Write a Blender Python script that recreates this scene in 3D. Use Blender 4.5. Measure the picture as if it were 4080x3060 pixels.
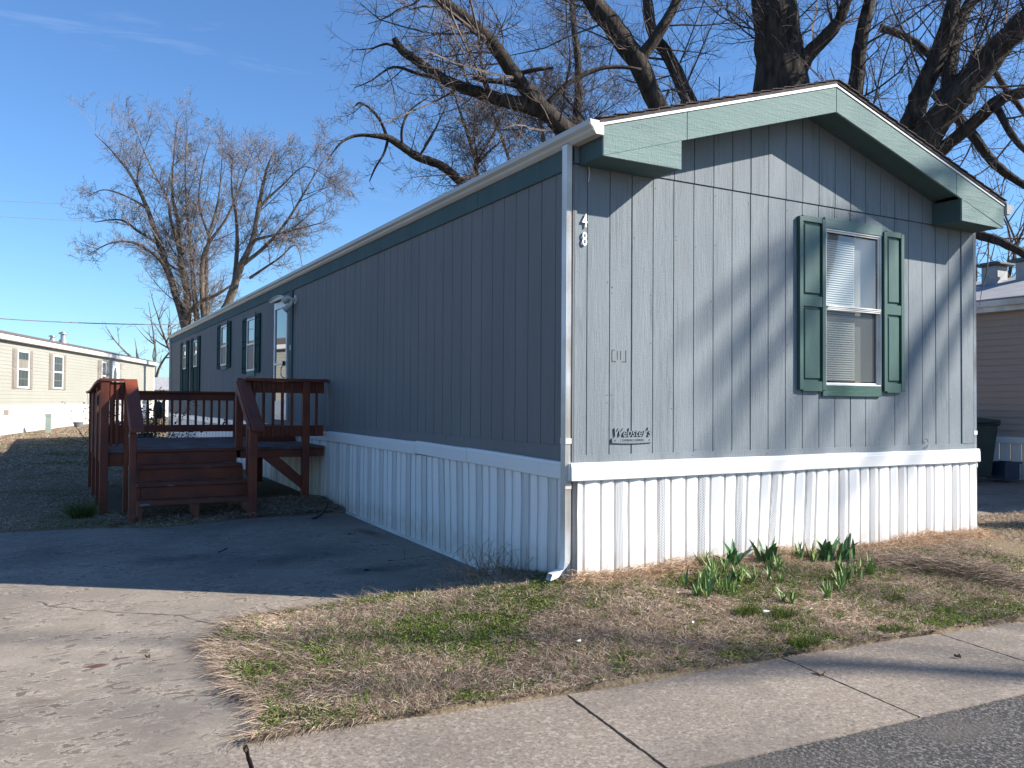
import bpy, bmesh, math, random
import numpy as np
from mathutils import Vector, Matrix, noise as mnoise
R = math.radians
random.seed(7); rng = np.random.default_rng(11)
for o in list(bpy.data.objects): bpy.data.objects.remove(o)
S = bpy.context.scene; COL = S.collection

# ---------------------------------------------------------------- camera, sky, sun
CAM = Vector((-3.3273, -5.0758, 0.4468)); YAW, PIT, ROL = 0.5078, 0.0209, 0.0067
FW = Vector((math.sin(YAW)*math.cos(PIT), math.cos(YAW)*math.cos(PIT), math.sin(PIT)))
RT = Vector((math.cos(YAW), -math.sin(YAW), 0)); UP = RT.cross(FW)
RT2 = RT*math.cos(ROL)+UP*math.sin(ROL); UP2 = UP*math.cos(ROL)-RT*math.sin(ROL)
cd = bpy.data.cameras.new('camera'); cam = bpy.data.objects.new('camera', cd); COL.objects.link(cam)
cd.sensor_width = 36; cd.lens = 36*3335.26/4080; cd.clip_end = 2000; cd.clip_start = 0.05
M = Matrix((RT2, UP2, -FW)).transposed().to_4x4(); M.translation = CAM; cam.matrix_world = M
S.camera = cam
SUND = Vector((1.394, -1.0, 1.113)).normalized()
SUN_EL = math.asin(SUND.z); SUN_AZ = math.atan2(SUND.x, SUND.y)
w = bpy.data.worlds.new('World'); S.world = w; w.use_nodes = True
nt = w.node_tree; N = nt.nodes; Lk = nt.links; N.clear()
out = N.new('ShaderNodeOutputWorld'); bg = N.new('ShaderNodeBackground'); bg.inputs[1].default_value = 0.075
sky = N.new('ShaderNodeTexSky'); sky.sky_type = 'NISHITA'; sky.sun_disc = False
sky.sun_elevation = SUN_EL; sky.sun_rotation = SUN_AZ; sky.air_density = 1.0; sky.dust_density = 0.35; sky.ozone_density = 1.6
# thin wisps of cirrus mixed over the sky
tc = N.new('ShaderNodeTexCoord'); mp = N.new('ShaderNodeMapping'); mp.inputs['Scale'].default_value = (1.5, 1.5, 11)
mp.inputs['Rotation'].default_value = (0.10, 0.05, 0)
nz = N.new('ShaderNodeTexNoise'); nz.inputs['Scale'].default_value = 2.2; nz.inputs['Detail'].default_value = 7; nz.inputs['Roughness'].default_value = .62
nz.inputs['Distortion'].default_value = .4
rp = N.new('ShaderNodeValToRGB'); rp.color_ramp.elements[0].position = .60; rp.color_ramp.elements[1].position = .98
rp.color_ramp.elements[1].color = (.35, .35, .35, 1)
tn = N.new('ShaderNodeMixRGB'); tn.blend_type = 'MULTIPLY'; tn.inputs[0].default_value = 1; tn.inputs[2].default_value = (.64, .93, 1.26, 1)   # the deeper blue of the camera's sky
mx = N.new('ShaderNodeMixRGB'); mx.inputs[2].default_value = (6.0, 6.3, 7.6, 1)
Lk.new(tc.outputs['Generated'], mp.inputs[0]); Lk.new(mp.outputs[0], nz.inputs['Vector']); Lk.new(nz.outputs[0], rp.inputs[0])
Lk.new(rp.outputs[0], mx.inputs[0]); Lk.new(sky.outputs[0], tn.inputs[1]); Lk.new(tn.outputs[0], mx.inputs[1]); Lk.new(mx.outputs[0], bg.inputs[0]); Lk.new(bg.outputs[0], out.inputs[0])
sl = bpy.data.lights.new('sun', 'SUN'); sl.energy = 5.0; sl.angle = R(.53); sl.color = (1, .93, .84)
so = bpy.data.objects.new('sun', sl); COL.objects.link(so); so.rotation_euler = SUND.to_track_quat('Z', 'Y').to_euler()
S.view_settings.view_transform = 'Standard'; S.view_settings.look = 'None'; S.view_settings.exposure = 1.10; S.view_settings.gamma = 1
S.render.resolution_x = 1024; S.render.resolution_y = 768

# ---------------------------------------------------------------- helpers
class MB:
    knob = False
    def __init__(s): s.v = []; s.f = []; s.m = []
    def quad(s, a, b, c, d, m=0):
        i = len(s.v); s.v += [a, b, c, d]; s.f.append((i, i+1, i+2, i+3)); s.m.append(m)
    def poly(s, pts, m=0):
        i = len(s.v); s.v += list(pts); s.f.append(tuple(range(i, i+len(pts)))); s.m.append(m)
    def box(s, x0, x1, y0, y1, z0, z1, m=0):
        i = len(s.v)
        s.v += [(x0,y0,z0),(x1,y0,z0),(x1,y1,z0),(x0,y1,z0),(x0,y0,z1),(x1,y0,z1),(x1,y1,z1),(x0,y1,z1)]
        for q in ((0,3,2,1),(4,5,6,7),(0,1,5,4),(1,2,6,5),(2,3,7,6),(3,0,4,7)):
            s.f.append(tuple(i+k for k in q)); s.m.append(m)
    def prism(s, poly, axis, a, b, m=0):
        """extrude a closed 2-D outline along an axis from a to b"""
        def P(p, t):
            return {0: (t, p[0], p[1]), 1: (p[0], t, p[1]), 2: (p[0], p[1], t)}[axis]
        n = len(poly); i = len(s.v)
        s.v += [P(p, a) for p in poly]+[P(p, b) for p in poly]
        s.f.append(tuple(i+k for k in range(n))); s.f.append(tuple(i+n+k for k in reversed(range(n)))); s.m += [m, m]
        for k in range(n):
            s.f.append((i+k, i+(k+1) % n, i+n+(k+1) % n, i+n+k)[::-1]); s.m.append(m)
    def tube(s, pts, rad, n=6, m=0, cap=True):
        pts = [Vector(p) for p in pts]; base = len(s.v); K = len(pts); ref = None
        for k, p in enumerate(pts):
            t = (pts[min(k+1, K-1)]-pts[max(k-1, 0)])
            if t.length < 1e-9: t = Vector((0, 0, 1))
            t.normalize()
            if ref is None: ref = Vector((0.31, .52, .79)) if abs(t.z) > .9 else Vector((0, 0, 1))
            a = t.cross(ref); a.normalize(); b = t.cross(a); r = rad[k] if hasattr(rad, '__len__') else rad
            for j in range(n):
                q = 2*math.pi*j/n; rr = r*(1+(.07*mnoise.noise(Vector((p.x*4+j*2.1, p.y*4, p.z*4))) if n > 8 and r > .06 and s.knob else 0)); s.v.append(tuple(p+a*(rr*math.cos(q))+b*(rr*math.sin(q))))
        for k in range(K-1):
            for j in range(n):
                s.f.append((base+k*n+j, base+k*n+(j+1) % n, base+(k+1)*n+(j+1) % n, base+(k+1)*n+j)); s.m.append(m)
        if cap:
            s.f.append(tuple(base+j for j in reversed(range(n)))); s.m.append(m)
            s.f.append(tuple(base+(K-1)*n+j for j in range(n))); s.m.append(m)
    def cyl(s, c, r, z0, z1, n=20, m=0, r2=None):
        s.tube([(c[0], c[1], z0), (c[0], c[1], z1)], [r, r if r2 is None else r2], n, m)
    def build(s, name, mats, parent=None, org=None, smooth=False, bevel=0, flip=False):
        me = bpy.data.meshes.new(name); o_ = Vector(org) if org is not None else (parent.location if parent and parent.type == 'EMPTY' else Vector((0, 0, 0)))
        if parent is not None and parent.type != 'EMPTY': o_ = Vector(parent['_org'])
        me.from_pydata([(a[0]-o_.x, a[1]-o_.y, a[2]-o_.z) for a in s.v], [], s.f)
        if not isinstance(mats, (list, tuple)): mats = [mats]
        for m in mats: me.materials.append(m)
        if len(mats) > 1: me.polygons.foreach_set('material_index', s.m)
        bm = bmesh.new(); bm.from_mesh(me); bmesh.ops.recalc_face_normals(bm, faces=bm.faces[:])
        if bevel:
            bmesh.ops.bevel(bm, geom=bm.edges[:], offset=bevel, segments=1, affect='EDGES', clamp_overlap=True)
        bm.to_mesh(me); bm.free()
        if smooth: me.polygons.foreach_set('use_smooth', [True]*len(me.polygons))
        o = bpy.data.objects.new(name, me); COL.objects.link(o)
        if parent is None: o.location = o_
        else: o.parent = parent
        o['_org'] = tuple(o_)
        return o
def tag(o, label, cat, group=None):
    o['label'] = label; o['category'] = cat
    if group: o['group'] = group
    return o
def thing(name, label, cat, loc, group=None, rz=0):
    o = bpy.data.objects.new(name, None); COL.objects.link(o); o.location = loc; o.rotation_euler = (0, 0, rz)
    o.empty_display_size = .1
    return tag(o, label, cat, group)
def struct(o): o['kind'] = 'structure'; return o
def copy_tree(o, parent=None):
    c = o.copy(); COL.objects.link(c)
    if parent: c.parent = parent
    for ch in list(o.children): copy_tree(ch, c)
    return c
def at(px, py, t):
    """point t metres ahead of the station point along the sight line through a photo position (2212x1659)"""
    u = px*1.84448; v = py*1.84448
    return CAM+(FW+RT2*((u-2040)/3335.26)-UP2*((v-1530)/3335.26))*t

# ---------------------------------------------------------------- materials
def mat(name, c1, c2=None, rough=.7, scale=6, stretch=(1, 1, 1), bump=.0, bscale=None, bstretch=None, metallic=0, detail=6, spec=.5,
        c3=None, s3=1.0, lo=.35, hi=.65, dist=0, bdist=.01, brough=.6, attr=None):
    m = bpy.data.materials.new(name); m.use_nodes = True; t = m.node_tree; n = t.nodes; l = t.links
    b = n['Principled BSDF']; b.inputs['Roughness'].default_value = rough; b.inputs['Metallic'].default_value = metallic
    b.inputs['Specular IOR Level'].default_value = spec
    tc = n.new('ShaderNodeTexCoord'); cout = None
    def noise(sc, st, det=detail, ds=dist, ro=.55):
        mp = n.new('ShaderNodeMapping'); mp.inputs['Scale'].default_value = st; l.new(tc.outputs['Object'], mp.inputs[0])
        z = n.new('ShaderNodeTexNoise'); z.inputs['Scale'].default_value = sc; z.inputs['Detail'].default_value = det
        z.inputs['Roughness'].default_value = ro; z.inputs['Distortion'].default_value = ds; l.new(mp.outputs[0], z.inputs['Vector']); return z.outputs[0]
    b.inputs['Base Color'].default_value = (*c1, 1)
    if c2:
        r = n.new('ShaderNodeValToRGB'); r.color_ramp.elements[0].position = lo; r.color_ramp.elements[1].position = hi
        r.color_ramp.elements[0].color = (*c1, 1); r.color_ramp.elements[1].color = (*c2, 1)
        l.new(noise(scale, stretch), r.inputs[0]); cout = r.outputs[0]
    if c3:
        r2 = n.new('ShaderNodeValToRGB'); r2.color_ramp.elements[0].position = .45; r2.color_ramp.elements[1].position = .66
        l.new(noise(s3, (1, 1, 1)), r2.inputs[0]); x = n.new('ShaderNodeMixRGB'); x.inputs[2].default_value = (*c3, 1)
        l.new(r2.outputs[0], x.inputs[0]); l.new(cout, x.inputs[1]); cout = x.outputs[0]
    if attr:
        a = n.new('ShaderNodeAttribute'); a.attribute_name = attr; cout = a.outputs['Color']
    if cout: l.new(cout, b.inputs['Base Color'])
    if bump:
        bp = n.new('ShaderNodeBump'); bp.inputs['Strength'].default_value = bump; bp.inputs['Distance'].default_value = bdist
        l.new(noise(bscale or scale*4, bstretch or stretch, ro=brough), bp.inputs['Height']); l.new(bp.outputs[0], b.inputs['Normal'])
    m['c'] = 1
    return m

def siding_mat(name, c1, c2, worn, horiz, stain, lay=False, amt=.9, bst=.6):
    """rough sawn plywood: board-by-board tone, vertical grain, saw chatter across it and worn patches"""
    m = bpy.data.materials.new(name); m.use_nodes = True; t = m.node_tree; n = t.nodes; l = t.links
    b = n['Principled BSDF']; b.inputs['Roughness'].default_value = .78; b.inputs['Specular IOR Level'].default_value = .25
    tc = n.new('ShaderNodeTexCoord')
    def noise(sc, st, det=6, ro=.6, ds=0):
        if lay: st = (st[2], st[1], st[0])
        mp = n.new('ShaderNodeMapping'); mp.inputs['Scale'].default_value = st; l.new(tc.outputs['Object'], mp.inputs[0])
        z = n.new('ShaderNodeTexNoise'); z.inputs['Scale'].default_value = sc; z.inputs['Detail'].default_value = det
        z.inputs['Roughness'].default_value = ro; z.inputs['Distortion'].default_value = ds; l.new(mp.outputs[0], z.inputs['Vector']); return z.outputs[0]
    def ramp(src, p0, p1, a=(0, 0, 0), bb=(1, 1, 1)):
        r = n.new('ShaderNodeValToRGB'); r.color_ramp.elements[0].position = p0; r.color_ramp.elements[1].position = p1
        r.color_ramp.elements[0].color = (*a, 1); r.color_ramp.elements[1].color = (*bb, 1); l.new(src, r.inputs[0]); return r.outputs[0]
    def mix(f, a, bcol, mode='MIX'):
        x = n.new('ShaderNodeMixRGB'); x.blend_type = mode
        if isinstance(f, float): x.inputs[0].default_value = f
        else: l.new(f, x.inputs[0])
        l.new(a, x.inputs[1])
        if isinstance(bcol, tuple): x.inputs[2].default_value = (*bcol, 1)
        else: l.new(bcol, x.inputs[2])
        return x.outputs[0]
    base = ramp(noise(1.3, (1.6, 1.6, .5)), .35, .65, c1, c2)
    streak = ramp(noise(13, (2.2, 2.2, .14), 9, .75), .50, .70)
    zone = ramp(noise(1.9, (1.9, 1.9, .45), 4), .42, .60)
    wf = n.new('ShaderNodeMath'); wf.operation = 'MULTIPLY'; l.new(streak, wf.inputs[0]); l.new(zone, wf.inputs[1])
    wf2 = n.new('ShaderNodeMath'); wf2.operation = 'MULTIPLY'; l.new(wf.outputs[0], wf2.inputs[0]); wf2.inputs[1].default_value = amt
    col = mix(wf2.outputs[0], base, worn)
    st = ramp(noise(3.2, (1.3, 1.3, .22), 5), .60, .78); sm = n.new('ShaderNodeMath'); sm.operation = 'MULTIPLY'; l.new(st, sm.inputs[0]); sm.inputs[1].default_value = .35
    col = mix(sm.outputs[0], col, stain)
    l.new(col, b.inputs['Base Color'])
    g1 = noise(26, (2.4, 2.4, .16), 8, .72, .8)
    g2 = noise(60, (.30, .30, 1.6), 4, .6)
    g3 = noise(120, (1, 1, 1), 3)
    a = n.new('ShaderNodeMath'); a.operation = 'MULTIPLY_ADD'; l.new(g2, a.inputs[0]); a.inputs[1].default_value = horiz; l.new(g1, a.inputs[2])
    a2 = n.new('ShaderNodeMath'); a2.operation = 'MULTIPLY_ADD'; l.new(g3, a2.inputs[0]); a2.inputs[1].default_value = .25; l.new(a.outputs[0], a2.inputs[2])
    a3 = n.new('ShaderNodeMath'); a3.operation = 'MULTIPLY_ADD'; l.new(noise(.9, (1, 1, .6), 2), a3.inputs[0]); a3.inputs[1].default_value = 2.2; l.new(a2.outputs[0], a3.inputs[2]); a2 = a3
    bp = n.new('ShaderNodeBump'); bp.inputs['Strength'].default_value = bst; bp.inputs['Distance'].default_value = .006
    l.new(a2.outputs[0], bp.inputs['Height']); l.new(bp.outputs[0], b.inputs['Normal'])
    return m
def glass_mat(name, dark=(.02, .025, .03), alpha=1.0):
    m = bpy.data.materials.new(name); m.use_nodes = True; t = m.node_tree; n = t.nodes; l = t.links; n.clear()
    o = n.new('ShaderNodeOutputMaterial'); g = n.new('ShaderNodeBsdfGlossy'); g.inputs['Roughness'].default_value = .015
    g.inputs['Color'].default_value = (.92, .95, .97, 1)
    ge = n.new('ShaderNodeNewGeometry'); dt = n.new('ShaderNodeVectorMath'); dt.operation = 'DOT_PRODUCT'; l.new(ge.outputs['Normal'], dt.inputs[0]); l.new(ge.outputs['Incoming'], dt.inputs[1])
    def mth(op, a, b=None):
        x = n.new('ShaderNodeMath'); x.operation = op
        for i, q in enumerate((a, b)):
            if q is None: continue
            if isinstance(q, (int, float)): x.inputs[i].default_value = q
            else: l.new(q, x.inputs[i])
        return x.outputs[0]
    fz = mth('ADD', mth('MULTIPLY', mth('POWER', mth('SUBTRACT', 1.0, mth('ABSOLUTE', dt.outputs['Value'])), 4.2), .92), .06)
    mx = n.new('ShaderNodeMixShader'); l.new(fz, mx.inputs[0])
    if alpha < 1:
        tr = n.new('ShaderNodeBsdfTransparent'); tr.inputs[0].default_value = (.82, .86, .86, 1); du = n.new('ShaderNodeBsdfDiffuse'); du.inputs[0].default_value = (.55, .57, .58, 1); dm_ = n.new('ShaderNodeMixShader'); dm_.inputs[0].default_value = .17; l.new(tr.outputs[0], dm_.inputs[1]); l.new(du.outputs[0], dm_.inputs[2]); l.new(dm_.outputs[0], mx.inputs[1])
    else:
        d = n.new('ShaderNodeBsdfDiffuse'); d.inputs[0].default_value = (*dark, 1); l.new(d.outputs[0], mx.inputs[1])
    l.new(g.outputs[0], mx.inputs[2]); l.new(mx.outputs[0], o.inputs[0])
    tc = n.new('ShaderNodeTexCoord'); z = n.new('ShaderNodeTexNoise'); z.inputs['Scale'].default_value = 1.3; l.new(tc.outputs['Object'], z.inputs['Vector'])
    bp = n.new('ShaderNodeBump'); bp.inputs['Strength'].default_value = .02; bp.inputs['Distance'].default_value = .02; l.new(z.outputs[0], bp.inputs['Height'])
    l.new(bp.outputs[0], g.inputs['Normal'])
    return m
def perf_mat(name, base):
    """vinyl with rows of small slots pressed through it"""
    m = mat(name, base, rough=.4); t = m.node_tree; n = t.nodes; l = t.links; b = n['Principled BSDF']
    tc = n.new('ShaderNodeTexCoord'); sp = n.new('ShaderNodeSeparateXYZ'); l.new(tc.outputs['Object'], sp.inputs[0])
    ad = n.new('ShaderNodeMath'); ad.operation = 'ADD'; l.new(sp.outputs[0], ad.inputs[0]); l.new(sp.outputs[1], ad.inputs[1])
    cb = n.new('ShaderNodeCombineXYZ'); l.new(sp.outputs[2], cb.inputs[0]); l.new(ad.outputs[0], cb.inputs[1])
    br = n.new('ShaderNodeTexBrick'); l.new(cb.outputs[0], br.inputs['Vector']); br.inputs['Scale'].default_value = 1
    br.inputs['Brick Width'].default_value = .021; br.inputs['Row Height'].default_value = .0095; br.inputs['Mortar Size'].default_value = .0033
    br.inputs['Mortar Smooth'].default_value = .2
    br.inputs['Color1'].default_value = br.inputs['Color2'].default_value = (.06, .065, .075, 1); br.inputs['Mortar'].default_value = (*base, 1)
    l.new(br.outputs[0], b.inputs['Base Color'])
    return m
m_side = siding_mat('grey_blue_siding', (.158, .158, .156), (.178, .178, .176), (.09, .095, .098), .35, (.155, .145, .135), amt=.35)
m_front = siding_mat('grey_blue_siding_weathered', (.172, .20, .22), (.215, .245, .265), (.085, .105, .112), .30, (.17, .175, .18), amt=.8, bst=.85)
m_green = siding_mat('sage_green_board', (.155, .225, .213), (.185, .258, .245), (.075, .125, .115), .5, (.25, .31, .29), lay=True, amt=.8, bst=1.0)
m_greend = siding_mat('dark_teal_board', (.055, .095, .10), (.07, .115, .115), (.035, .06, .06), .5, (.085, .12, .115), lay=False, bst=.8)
m_sill = siding_mat('dark_green_weathered_board', (.04, .095, .08), (.055, .12, .10), (.16, .25, .23), .3, (.03, .06, .05), lay=True, amt=.7, bst=1)
m_shut = mat('green_shutter_vinyl', (.038, .085, .07), (.052, .108, .088), rough=.40, scale=3, stretch=(4, 4, .6), bump=.12, bscale=30, bstretch=(3, 3, .2))
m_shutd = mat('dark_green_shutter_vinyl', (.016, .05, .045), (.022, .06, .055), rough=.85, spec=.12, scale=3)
m_white = mat('white_vinyl', (.72, .72, .71), (.66, .665, .67), rough=.38, scale=1.5, lo=.3, hi=.7, bump=.04, bscale=3, c3=(.70, .69, .66), s3=4)
m_skirt = mat('white_skirting_vinyl', (.77, .765, .76), (.71, .705, .69), rough=.42, scale=1.2, stretch=(2, 2, .5), bump=.05, bscale=2.5)
def splash(m, z0, z1, c, amt):
    """mud thrown up on the vinyl by rain: blotches that thin out with height above the soil"""
    t = m.node_tree; n = t.nodes; l = t.links; b = n['Principled BSDF']; bc = b.inputs['Base Color']
    tc = n.new('ShaderNodeTexCoord'); sp = n.new('ShaderNodeSeparateXYZ'); l.new(tc.outputs['Object'], sp.inputs[0])
    mr = n.new('ShaderNodeMapRange'); mr.inputs[1].default_value = z0; mr.inputs[2].default_value = z1; mr.inputs[3].default_value = 1; mr.inputs[4].default_value = 0; l.new(sp.outputs[2], mr.inputs[0])
    z = n.new('ShaderNodeTexNoise'); z.inputs['Scale'].default_value = 9; z.inputs['Detail'].default_value = 8; z.inputs['Roughness'].default_value = .7; l.new(tc.outputs['Object'], z.inputs['Vector'])
    a = n.new('ShaderNodeMath'); a.operation = 'MULTIPLY_ADD'; l.new(mr.outputs[0], a.inputs[0]); a.inputs[1].default_value = .45; l.new(z.outputs[0], a.inputs[2])
    r = n.new('ShaderNodeValToRGB'); r.color_ramp.elements[0].position = .62; r.color_ramp.elements[1].position = .98; r.color_ramp.elements[1].color = (amt, amt, amt, 1); l.new(a.outputs[0], r.inputs[0])
    x = n.new('ShaderNodeMixRGB'); x.inputs[2].default_value = (*c, 1); l.new(r.outputs[0], x.inputs[0])
    if bc.links: l.new(bc.links[0].from_socket, x.inputs[1])
    else: x.inputs[1].default_value = bc.default_value
    l.new(x.outputs[0], bc)
m_perf = perf_mat('perforated_white_vinyl', (.74, .74, .73))
splash(m_skirt, .0, .30, (.45, .36, .28), .45); splash(m_perf, .0, .30, (.45, .36, .28), .45)
m_trimw = mat('white_painted_metal', (.74, .74, .72), (.66, .655, .63), rough=.35, scale=5, stretch=(1, 1, .3), c3=(.50, .46, .40), s3=2.2)
m_gut = mat('gutter_metal', (.50, .475, .43), (.42, .40, .355), rough=.45, scale=2, stretch=(3, .4, 3), bump=.05, bscale=6)
m_shing = mat('brown_shingles', (.045, .035, .033), (.09, .07, .065), rough=.95, scale=14, bump=.8, bscale=90, bdist=.01)
m_glass = glass_mat('window_glass', (.03, .033, .038)); m_glassT = glass_mat('clear_window_glass', alpha=.5)
m_screen = mat('insect_screen', (.04, .038, .038), (.055, .05, .05), rough=.5, scale=3, spec=.6)
m_blind = mat('white_blind', (.72, .73, .71), (.66, .68, .67), rough=.5, scale=3)
m_room = mat('room_wall', (.42, .38, .33), (.36, .33, .29), rough=.9, scale=2)
m_black = mat('black_plastic', (.012, .012, .013), (.02, .02, .02), rough=.35, scale=9)
m_red = mat('red_brown_deck_paint', (.155, .032, .011), (.195, .043, .015), rough=.62, scale=4, stretch=(1, 1, 1), bump=.25, bscale=25, bstretch=(1, 1, .3), c3=(.10, .024, .014), s3=3)
m_deckf = mat('worn_deck_board', (.065, .034, .028), (.10, .05, .04), rough=.8, scale=6, stretch=(1, 8, 1), bump=.4, bscale=20, bstretch=(1, 8, 1), c3=(.15, .12, .115), s3=4)
def tread_material():
    m = mat('worn_red_tread', (.11, .027, .012), (.15, .037, .015), rough=.65, scale=5, stretch=(1, 4, 4), bump=.3)
    t = m.node_tree; n = t.nodes; l = t.links; b = n['Principled BSDF']; src = b.inputs['Base Color'].links[0].from_socket
    tc = n.new('ShaderNodeTexCoord'); mp = n.new('ShaderNodeMapping'); mp.inputs['Scale'].default_value = (2.6, 22, 22)
    z = n.new('ShaderNodeTexNoise'); z.inputs['Scale'].default_value = 1.6; z.inputs['Detail'].default_value = 7; l.new(tc.outputs['Object'], mp.inputs[0]); l.new(mp.outputs[0], z.inputs['Vector'])
    r = n.new('ShaderNodeValToRGB'); r.color_ramp.elements[0].position = .60; r.color_ramp.elements[1].position = .66; l.new(z.outputs[0], r.inputs[0])
    x = n.new('ShaderNodeMixRGB'); x.inputs[2].default_value = (.24, .20, .18, 1); l.new(r.outputs[0], x.inputs[0]); l.new(src, x.inputs[1]); l.new(x.outputs[0], b.inputs['Base Color']); return m
m_tread = tread_material()
m_bark = mat('dark_bark', (.022, .016, .012), (.105, .082, .064), rough=.95, scale=7, stretch=(2.2, 2.2, .45), bump=1.0, bscale=11, bstretch=(2.4, 2.4, .4), bdist=.08, lo=.36, hi=.68, brough=.75)
m_twig = mat('twig_bark', (.04, .03, .026), (.15, .115, .095), rough=.85, scale=2.5)
m_bark2 = mat('grey_brown_bark', (.07, .055, .043), (.15, .118, .093), rough=.95, scale=2, stretch=(2, 2, .5), bump=.8, bscale=5, bdist=.08)
m_twig2 = mat('pale_twig_bark', (.105, .085, .075), (.19, .155, .135), rough=.9, scale=.4)
m_metal = mat('galvanised_metal', (.35, .36, .36), (.5, .5, .5), rough=.4, scale=8, metallic=.6)

# ---------------------------------------------------------------- terrain
def sstep(x, a, b):
    t = min(1, max(0, (x-a)/(b-a))); return t*t*(3-2*t)
def Pz(y): return float(np.interp(y, [-20, -4.5, -2.5, 1.5, 5, 9, 25, 36, 60], [-1.16, -1.12, -1.08, -1.0, -.96, -.91, -.88, -.70, -.66]))
def Lz(x, y):
    d = math.hypot(y, min(x, 0)*1.0) if y <= 0 or x < 0 else y
    if x < 0: d = math.hypot(x, y)
    z = Pz(y)+.025+.165*math.exp(-(d/.85)**2)
    z += .11*sstep(x, 5.5, 9)*sstep(y, -1.2, 1.5)
    z += .09*math.exp(-(((x+.45)/.8)**2+((y-6.1)/.55)**2))
    z += .05*math.exp(-(((x-3.25)/.6)**2+((y+.95)/.35)**2))
    return z
def edge_back(x): return -1.48-.070*(x)+.02*math.sin(x*1.7)
def edge_front(x): return -2.425-.058*x
LAWN_L = [(-.015, 1.10), (-.12, .80), (-.30, .58), (-.62, .71), (-1.06, .74), (-1.45, .70), (-1.75, .65), (-2.15, .61), (-2.33, .42), (-2.47, .19), (-2.42, -.15), (-2.47, -.40), (-2.44, -.65), (-2.38, -.9), (-2.42, -1.07), (-2.50, -1.305)]
DRV = LAWN_L+[(-3.2, -1.25), (-9, -.85), (-9, 5.0), (-5.2, 5.1), (-3.72, 5.16), (-2.90, 5.12), (-2.5, 4.95), (-2.24, 4.80), (-1.7, 4.95), (-1.10, 5.2), (-.50, 5.30), (-.02, 5.0)]
def inside(x, y, poly):
    c = False; j = len(poly)-1
    for i in range(len(poly)):
        xi, yi = poly[i]; xj, yj = poly[j]
        if (yi > y) != (yj > y) and x < (xj-xi)*(y-yi)/(yj-yi)+xi: c = not c
        j = i
    return c
RDRV = [(5.9, 1.55), (6.7, 1.25), (8.0, .75), (12.5, -.6), (30, -5.5), (30, 3), (11.72, 3.0), (11.72, 12), (5.9, 12)]
def is_paved(x, y):
    return inside(x, y, DRV) or y < edge_back(x) if x > -9 else False
def paved(x, y):
    if y < edge_back(min(x, 40)) : return True
    return inside(x, y, DRV) or inside(x, y, RDRV)
xs = np.unique(np.concatenate([[-400, -200, -120, -80, -55, -40, -30, -24], np.arange(-20, -6, .7), np.arange(-6, 8.5, .09), np.arange(8.5, 20, .5), [24, 30, 40, 60, 90, 140, 240, 400]]))
ys = np.unique(np.concatenate([[-400, -200, -100, -60, -40, -25, -15, -10, -7, -5, -4], np.arange(-3.2, 1.6, .08), np.arange(1.6, 4.6, .5), np.arange(4.6, 7.4, .1), np.arange(7.4, 50, .8), [55, 65, 80, 110, 160, 250, 400]]))
gv = []; gf = []
for y in ys:
    for x in xs:
        if paved(x, y): z = Pz(y)-.05
        else: z = Lz(x, y)+.014*mnoise.noise(Vector((x*1.5, y*1.5, 0)))+.008*mnoise.noise(Vector((x*7, y*7, 3)))
        if x > 9 and inside(x, y, RDRV): z = Pz(y)+.05
        gv.append((float(x), float(y), z))
nx = len(xs)
for j in range(len(ys)-1):
    for i in range(nx-1): gf.append((j*nx+i, j*nx+i+1, (j+1)*nx+i+1, (j+1)*nx+i))
def lawn_mat():
    m = bpy.data.materials.new('dormant_lawn'); m.use_nodes = True; t = m.node_tree; n = t.nodes; l = t.links; b = n['Principled BSDF']
    b.inputs['Roughness'].default_value = .95; b.inputs['Specular IOR Level'].default_value = .1
    tc = n.new('ShaderNodeTexCoord')
    def noise(sc, det=6, ro=.6, st=(1, 1, 1)):
        mp = n.new('ShaderNodeMapping'); mp.inputs['Scale'].default_value = st; l.new(tc.outputs['Object'], mp.inputs[0])
        z = n.new('ShaderNodeTexNoise'); z.inputs['Scale'].default_value = sc; z.inputs['Detail'].default_value = det; z.inputs['Roughness'].default_value = ro; l.new(mp.outputs[0], z.inputs['Vector']); return z.outputs[0]
    def ramp(s, els):
        r = n.new('ShaderNodeValToRGB'); e = r.color_ramp.elements
        while len(e) < len(els): e.new(.5)
        for k, (p, c) in enumerate(els): e[k].position = p; e[k].color = (*c, 1)
        l.new(s, r.inputs[0]); return r.outputs[0]
    fine = ramp(noise(45, 8, .75), [(.3, (.055, .04, .028)), (.5, (.17, .13, .085)), (.72, (.33, .27, .18))])
    green = ramp(noise(30, 6, .7), [(.3, (.03, .05, .012)), (.7, (.12, .15, .045))])
    f = ramp(noise(.9, 6, .7, (.6, 1.6, 1)), [(.57, (0, 0, 0)), (.75, (.6, .6, .6))])
    x = n.new('ShaderNodeMixRGB'); l.new(f, x.inputs[0]); l.new(fine, x.inputs[1]); l.new(green, x.inputs[2]); l.new(x.outputs[0], b.inputs['Base Color'])
    bp = n.new('ShaderNodeBump'); bp.inputs['Strength'].default_value = .7; bp.inputs['Distance'].default_value = .015; l.new(noise(28, 8, .8), bp.inputs['Height']); l.new(bp.outputs[0], b.inputs['Normal'])
    return m
me = bpy.data.meshes.new('ground'); me.from_pydata(gv, [], gf); me.materials.append(lawn_mat())
me.polygons.foreach_set('use_smooth', [True]*len(me.polygons))
ground = bpy.data.objects.new('ground', me); COL.objects.link(ground); struct(ground)

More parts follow.
